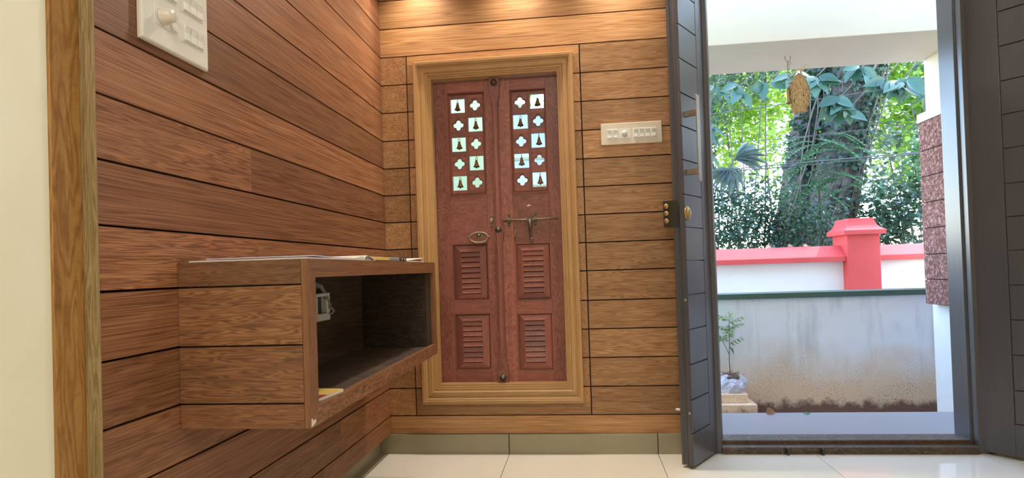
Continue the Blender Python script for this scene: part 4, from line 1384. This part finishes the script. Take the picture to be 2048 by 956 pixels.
leaves_mesh('drooping_leaf', np.array([[0.002, 0, 0.255]]), np.array([[0.6, -0.1, -0.9]]), np.array([[0.5, -0.6, 0.5]]), 0.050, 0.016, MT['leaf_dark'], t, tmpl_big())
leaves_mesh('dry_leaf', np.array([[0, 0, 0.002]]), np.array([[1.0, 0.1, 0.32]]), np.array([[0.1, -0.9, 0.5]]), 0.052, 0.05, MT['leaf_brown'], None, tmpl_big(5, 0.3, 0.5))
o = bpy.data.objects['dry_leaf']; o.location = (1.745, 0.66, 0.004); tag(o, 'curled pinkish dry leaf on the far porch edge near the step', 'leaf')
leaves_mesh('green_leaf', np.array([[0, 0, 0.002]]), np.array([[1.0, 0.1, 0.02]]), np.array([[0.1, -0.5, 0.8]]), 0.04, 0.02, MT['leaf_fern'], None, tmpl_big(5, 0.1, 0.1))
o = bpy.data.objects['green_leaf']; o.location = (1.925, 0.66, 0.003); tag(o, 'small fallen green leaf on the far porch edge', 'leaf')

# cables across the trees
def sag(p, q, s_, n=14):
    return [(p[0] + (q[0] - p[0]) * k / n, p[1] + (q[1] - p[1]) * k / n, p[2] + (q[2] - p[2]) * k / n - s_ * 4 * (k / n) * (1 - k / n)) for k in range(n + 1)]
cab = [('topmost overhead cable crossing just under the beam', (1.0, 3.0, 2.02), (5.2, 3.0, 2.40), 0.03, 0.0035),
       ('second overhead cable from the top, thin and pale', (1.0, 3.05, 1.80), (5.2, 3.0, 2.02), 0.04, 0.003),
       ('third overhead cable, crossing the middle of the trees', (0.8, 3.0, 1.52), (5.6, 3.0, 1.72), -0.02, 0.005),
       ('double twisted overhead cable, lowest across the trunk', (0.8, 3.1, 1.60), (5.6, 3.1, 1.86), 0.10, 0.0055)]
for lab, p, q, s_, r in cab:
    b = MB(); b.tube(sag(p, q, s_), r, 6)
    tag(b.build('overhead_cable', MT['cable']), lab, 'cable', 'overhead cables before the trees')

# ------------------------------------------------------------------ trees and shrubs
def blob(c, r, n, shell=0.35):
    d = rand_unit(n)
    rr = (shell + (1 - shell) * RNG.random(n)) ** 0.5
    return np.array(c) + d * rr[:, None] * np.array(r)


def clumps(c, r, nclump, per, cr):
    cs = blob(c, r, nclump, 0.1)
    p = np.repeat(cs, per, axis=0) + RNG.normal(size=(nclump * per, 3)) * cr
    return p


def leaf_cloud(name, pts, L, W, mat, par, droop=0.35, tmpl=None):
    n = len(pts)
    d = RNG.normal(size=(n, 3)); d[:, 2] = d[:, 2] * 0.45 - droop
    u = np.tile([0, -0.25, 1.0], (n, 1)) + RNG.normal(size=(n, 3)) * 0.45
    return leaves_mesh(name, pts, d, u, L * (0.6 + 0.8 * RNG.random(n)), W * (0.7 + 0.6 * RNG.random(n)), mat, par, tmpl)


def plant(name, label, cat, base, group=None):
    t = empty(name, base)
    tag(t, label, cat, group)
    return t


def rel(pts, base): return np.asarray(pts) - np.array(base)
def relt(pts, base): return [tuple(np.array(p) - np.array(base)) for p in pts]


def stems(mb, base, c, r, n, r0=0.012, z0=-0.45):
    for k in range(n):
        e = np.array(c) + (RNG.random(3) - 0.5) * 1.5 * np.array(r)
        s_ = np.array([base[0] + RNG.normal() * 0.05, base[1] + RNG.normal() * 0.05, z0])
        m_ = (s_ + e) / 2 + RNG.normal(size=3) * 0.12
        mb.tube(relt([s_, m_, e], base), [r0, r0 * 0.7, r0 * 0.3], 6)


# the big old tree
B0 = (3.3, 4.25, -0.45)
t = plant('old_tree', 'massive old tree with twin trunks wrapped in creepers behind the wall', 'tree', B0)
def trunk(path, rad, seg=26, lobes=5, sub=10):
    mb = MB()
    P = np.array(path); n = len(P)
    tt = np.linspace(0, n - 1, sub * (n - 1) + 1)
    base = 0
    ph = RNG.random(4) * 6
    for q, x in enumerate(tt):
        c = np.array([np.interp(x, range(n), P[:, k]) for k in range(3)])
        r = np.interp(x, range(n), rad)
        for k in range(seg):
            a = 2 * math.pi * k / seg
            rr = r * (1 + 0.10 * math.sin(lobes * a + ph[0] + 0.5 * math.sin(c[2] * 2.3)) + 0.06 * math.sin(9 * a + ph[1] + c[2] * 3) + 0.03 * RNG.normal())
            mb.v.append((c[0] + rr * math.cos(a) - B0[0], c[1] + rr * math.sin(a) - B0[1], c[2] - B0[2]))
    for q in range(len(tt) - 1):
        for k in range(seg):
            k2 = (k + 1) % seg
            mb.face([q * seg + k, q * seg + k2, (q + 1) * seg + k2, (q + 1) * seg + k], None, smooth=True)
    return mb
trunk([(3.28, 4.2, -0.5), (3.36, 4.2, 0.9), (3.55, 4.2, 1.8), (3.72, 4.2, 2.5), (3.95, 4.3, 4.6)], [0.30, 0.235, 0.22, 0.20, 0.16]).build('trunk', MT['bark'], t)
trunk([(2.95, 4.4, -0.5), (3.05, 4.4, 0.9), (3.20, 4.4, 1.7), (3.34, 4.4, 2.4), (3.75, 4.35, 3.6)], [0.2, 0.155, 0.14, 0.13, 0.10]).build('trunk', MT['bark'], t)
b = MB()
for k in range(13):
    tr_ = k % 3
    x = 3.1 + 0.08 * RNG.normal() if tr_ == 0 else 3.42 + 0.12 * RNG.normal()
    y = 4.2 - 0.22 - 0.02 * abs(RNG.normal())
    pts = []
    for q in range(9):
        z = -0.2 + q * 0.36
        lean = 0.21 * (z - 0.9)
        pts.append((x + lean + 0.05 * math.sin(q * 1.3 + k), y + (0.18 if tr_ == 0 else 0) + 0.02 * math.sin(q + k), z))
    b.tube(relt(pts, B0), 0.004 + 0.008 * RNG.random(), 6)
b.build('creeper_stems', MT['twig'], t)
pts = []
for k in range(5200):
    z = RNG.random() ** 0.8 * 3.2 + 0.3
    lean = 0.21 * (z - 0.9)
    if RNG.random() < 0.45: x, y, r = 3.05 + lean, 4.4, 0.17
    else: x, y, r = 3.36 + lean, 4.2, 0.25
    if RNG.random() < 0.55 and z < 1.7: continue
    a = -math.pi / 2 + RNG.normal() * 1.0
    pts.append((x + r * math.cos(a) * 1.1, y + r * math.sin(a) * 1.1, z))
leaf_cloud('creeper_leaves', rel(pts, B0), 0.062, 0.045, MT['leaf_dark'], t, 0.6)
pts = clumps((3.6, 4.6, 4.4), (1.6, 1.0, 0.7), 60, 50, 0.22)
leaf_cloud('crown', rel(pts, B0), 0.12, 0.06, MT['leaf_dark'], t)

# sunlit trees far behind
for i, (c, r, nc, lab) in enumerate((
        ((3.4, 9.5, 4.3), (1.5, 1.0, 1.9), 170, 'sunlit yellow-green tree far behind, left of the big trunk'),
        ((7.6, 10.5, 4.4), (1.6, 1.0, 2.3), 210, 'sunlit yellow-green tree far behind, right of the big trunk'),
        ((5.4, 12.5, 4.6), (1.8, 1.0, 2.4), 130, 'pale sunlit tree farthest behind the big trunk'),
        ((1.5, 10.5, 4.4), (1.4, 1.0, 2.0), 120, 'sunlit tree far behind at the left edge of the garden view'))):
    B = (c[0], c[1], -0.45)
    t = plant('sunlit_tree', lab, 'tree', B, 'sunlit trees in the far background')
    leaf_cloud('foliage', rel(clumps(c, r, nc, 46, 0.23), B), 0.15, 0.085, MT['leaf_sun'], t, 0.3)
    b = MB(); stems(b, B, c, r, 3, 0.03); b.build('branches', MT['bark'], t)

# mid-ground dark trees
for i, (c, r, nc, per, L, lab) in enumerate((
        ((2.25, 5.2, 2.75), (0.5, 0.4, 0.8), 34, 34, 0.085, 'dark bushy tree left of the hanging bunch'),
        ((3.15, 5.6, 3.25), (0.7, 0.4, 0.35), 22, 40, 0.085, 'dark tree branches reaching under the beam'),
        ((4.95, 5.6, 1.9), (0.8, 0.5, 1.1), 40, 28, 0.10, 'dark glossy tree right of the big trunk'),
        ((5.5, 5.4, 3.2), (0.5, 0.4, 0.8), 28, 30, 0.10, 'dark leaning tree beside the laterite column'))):
    B = (c[0], c[1], -0.45)
    t = plant('dark_tree', lab, 'tree', B, 'dark trees behind the boundary wall')
    leaf_cloud('foliage', rel(clumps(c, r, nc, per, 0.13), B), L, L * 0.5, MT['leaf_dark'], t, 0.35)
    b = MB(); stems(b, B, c, r, 4, 0.014); b.build('branches', MT['bark'], t)

# shrubs directly behind the wall
for i, (c, r, nc, per, L, mat, lab) in enumerate((
        ((2.15, 3.3, 1.15), (0.30, 0.25, 0.38), 46, 34, 0.055, 'leaf_teal', 'bluish green shrub at the far left behind the coping'),
        ((2.50, 3.5, 1.20), (0.28, 0.25, 0.42), 46, 34, 0.055, 'leaf_dark', 'dense dark shrub left of the twin trunks'),
        ((2.78, 3.4, 1.05), (0.24, 0.22, 0.28), 40, 34, 0.050, 'leaf_teal', 'low leafy shrub below the smaller trunk'),
        ((2.95, 3.12, 1.06), (0.18, 0.12, 0.15), 24, 30, 0.040, 'leaf_dark', 'small dark shrub spilling over beside the red pillar'),
        ((3.9, 3.9, 1.20), (0.40, 0.25, 0.42), 46, 28, 0.075, 'leaf_dark', 'dark shrub right of the red pillar'),
        ((4.35, 3.8, 1.55), (0.35, 0.25, 0.55), 38, 26, 0.080, 'leaf_fern', 'green shrub in front of the laterite column'))):
    B = (c[0], c[1], -0.45)
    t = plant('shrub', lab, 'shrub', B, 'shrubs behind the boundary wall')
    leaf_cloud('foliage', rel(clumps(c, r, nc, per, 0.075), B), L, L * 0.55, MT[mat], t, 0.25)
    b = MB(); stems(b, B, c, r, 12, 0.008); b.build('stems', MT['twig'], t)


# broad-leaved branches
def rosette(centre, n, L, W, spread=1.0, tilt=-0.35, a0=0.0, a1=6.283):
    p, d = [], []
    for k in range(n):
        a = a0 + (a1 - a0) * k / max(1, n - 1) + random.uniform(-0.15, 0.15)
        p.append(tuple(c_ + random.uniform(-0.035, 0.035) for c_ in centre))
        d.append((math.cos(a) * spread + random.uniform(-0.3, 0.3), -0.35 + random.uniform(-0.45, 0.45), math.sin(a) * 0.6 + tilt + random.uniform(-0.3, 0.15)))
    return p, d
B = (3.9, 3.1, -0.45)
t = plant('broad_leaved_tree', 'slender tree with big teal drooping leaves in front of the trunk', 'tree', B)
P, D = [], []
twigs = []
for (x, y, z, n, a0, a1) in ((3.08, 3.0, 2.14, 8, -3.0, 0.1), (3.18, 3.02, 2.06, 4, -2.6, -0.5), (3.60, 3.0, 2.27, 9, -3.3, 0.2), (3.48, 3.05, 2.30, 5, -3.2, -1.6), (2.92, 3.05, 2.36, 7, -3.6, 0.3),
                             (3.35, 3.15, 2.46, 7, -3.2, 0.2), (2.75, 3.1, 2.42, 6, -3.4, 0.2), (2.55, 3.2, 2.38, 3, -3.2, -0.5), (2.30, 3.2, 2.36, 4, -3.2, -0.5), (3.85, 3.05, 2.22, 4, -2.5, -0.4)):
    p, d = rosette((x, y, z), n, 0, 0, 1.0, -0.30, a0, a1)
    P += p; D += d
    twigs.append([(x, y, z), (x + 0.25, y + 0.25, z + 0.22), (3.9 + (x - 3.2) * 0.4, 3.6, 3.1)])
P = rel(P, B); D = np.array(D)
n = len(P)
leaves_mesh('big_leaves', P, D, np.tile([0.0, -0.8, 0.5], (n, 1)) + RNG.normal(size=(n, 3)) * 0.45, 0.15 + 0.07 * RNG.random(n), 0.085 + 0.03 * RNG.random(n), MT['leaf_teal'], t, tmpl_big())
b = MB()
for tw in twigs: b.tube(relt(tw, B), [0.004, 0.007, 0.014], 6)
b.tube(relt([(4.5, 3.6, -0.45), (4.55, 3.65, 1.2), (4.2, 3.6, 3.2)], B), [0.03, 0.025, 0.018], 8)
b.build('branches', MT['twig'], t)
B = (2.05, 3.1, -0.45)
t = plant('broad_leaved_sapling', 'young tree with long drooping leaves at the left edge of the view', 'tree', B)
P, D = [], []
for (x, y, z, n) in ((2.02, 3.0, 1.98, 7), (1.95, 3.0, 1.72, 6), (2.1, 3.1, 2.35, 5)):
    p, d = rosette((x, y, z), n, 0, 0, 0.9, -0.5, -3.1, 0.0); P += p; D += d
P = rel(P, B); D = np.array(D); n = len(P)
leaves_mesh('big_leaves', P, D, np.tile([0.2, -0.8, 0.6], (n, 1)), 0.19, 0.05, MT['leaf_teal'], t, tmpl_big())
b = MB(); b.tube(relt([(2.05, 3.1, -0.45), (2.0, 3.1, 1.2), (1.97, 3.05, 1.95), (2.08, 3.1, 2.4)], B), [0.016, 0.012, 0.008, 0.004], 7); b.build('stem', MT['twig'], t)

# feathery pinnate tree
B = (3.0, 3.25, -0.45)
t = plant('feathery_tree', 'young tree with feathery pinnate leaves before the big trunk', 'tree', B)
P, D, U = [], [], []
b = MB()
b.tube(relt([(3.0, 3.3, -0.45), (3.02, 3.3, 1.0), (3.0, 3.28, 1.75)], B), [0.02, 0.015, 0.008], 7)
for k in range(42):
    s0 = np.array([3.0 + random.uniform(-0.16, 0.22), 3.22 + random.uniform(-0.1, 0.1), random.uniform(1.38, 1.92)])
    a = random.choice([-1, 1]) * random.uniform(0.2, 1.0)
    L = random.uniform(0.22, 0.38)
    dirv = np.array([math.copysign(1, a) * math.cos(a * 0.6), -0.35 + 0.3 * random.random(), random.uniform(-0.2, 0.35)]); dirv /= np.linalg.norm(dirv)
    line = []
    for q in range(13):
        f = q / 12
        pt = s0 + dirv * L * f + np.array([0, 0, -0.16 * f * f])
        line.append(pt)
        if q > 1:
            tg = dirv + np.array([0, 0, -0.32 * f]); tg /= np.linalg.norm(tg)
            sd = np.cross(tg, [0, -0.3, 1]); sd /= np.linalg.norm(sd)
            for sg in (-1, 1):
                P.append(pt); D.append(sd * sg + tg * 0.45 + [0, 0, -0.1]); U.append([0, -0.4, 1])
    b.tube(relt(line, B), [0.0028] * 6 + [0.0014] * 7, 5)
b.build('branches', MT['twig'], t)
P = rel(P, B); n = len(P)
leaves_mesh('leaflets', P, np.array(D), np.array(U) + RNG.normal(size=(n, 3)) * 0.12, 0.046 + 0.014 * RNG.random(n), 0.027, MT['leaf_fern'], t, tmpl_big(3, 0.08, 0.08))

# fan palm
B = (1.95, 3.25, -0.45)
t = plant('fan_palm', 'fan palm with pale drooping fronds at the left behind the wall', 'palm', B)
b = MB()
P, D, U, LL = [], [], [], []
for (c, ax, n, L, sp_) in (((2.16, 3.1, 1.62), (0.0, -0.35, -0.8), 15, 0.26, 2.5), ((2.28, 3.3, 1.72), (0.85, -0.1, 0.25), 13, 0.30, 1.5), ((1.95, 3.2, 1.5), (-0.4, -0.3, -0.6), 12, 0.26, 2.2)):
    ax = np.array(ax); ax /= np.linalg.norm(ax)
    nrm = np.array([0.1, -0.9, 0.4]); nrm /= np.linalg.norm(nrm)
    sd = np.cross(ax, nrm); sd /= np.linalg.norm(sd)
    for k in range(n):
        a = (k / (n - 1) - 0.5) * sp_
        P.append(c); D.append(ax * math.cos(a) + sd * math.sin(a)); U.append(nrm + sd * 0.2 * (1 if k % 2 else -1)); LL.append(L * (1 - 0.2 * abs(a)))
    b.tube(relt([(1.95, 3.25, 0.9), ((1.95 + c[0]) / 2, 3.25, c[2] * 0.75 + 0.25), c], B), 0.007, 6)
b.tube(relt([(1.95, 3.25, -0.45), (1.95, 3.25, 0.95)], B), [0.05, 0.04], 8)
b.build('leaf_stalks', MT['twig'], t)
P = rel(P, B)
leaves_mesh('fronds', P, np.array(D), np.array(U), np.array(LL), 0.042, MT['leaf_palm'], t, tmpl_big(6, 0.3, 0.35))

# dry leaves lying on the red coping
for k, (x, lab) in enumerate(((2.33, 'dry brown leaf on the coping, left one'), (2.50, 'dry brown leaf on the coping, second from the left'), (2.62, 'dry brown leaf on the coping, nearest the red pillar'))):
    o = leaves_mesh('dry_leaf', np.array([[0, 0, 0.0]]), np.array([[1.0, 0.2, 0.25]]), np.array([[0.1, -0.7, 0.6]]), 0.06, 0.035, MT['leaf_brown'], None, tmpl_big(5, 0.3, 0.4))
    o.location = (x, 2.62, 0.888); tag(o, lab, 'leaf', 'dry leaves on the coping')
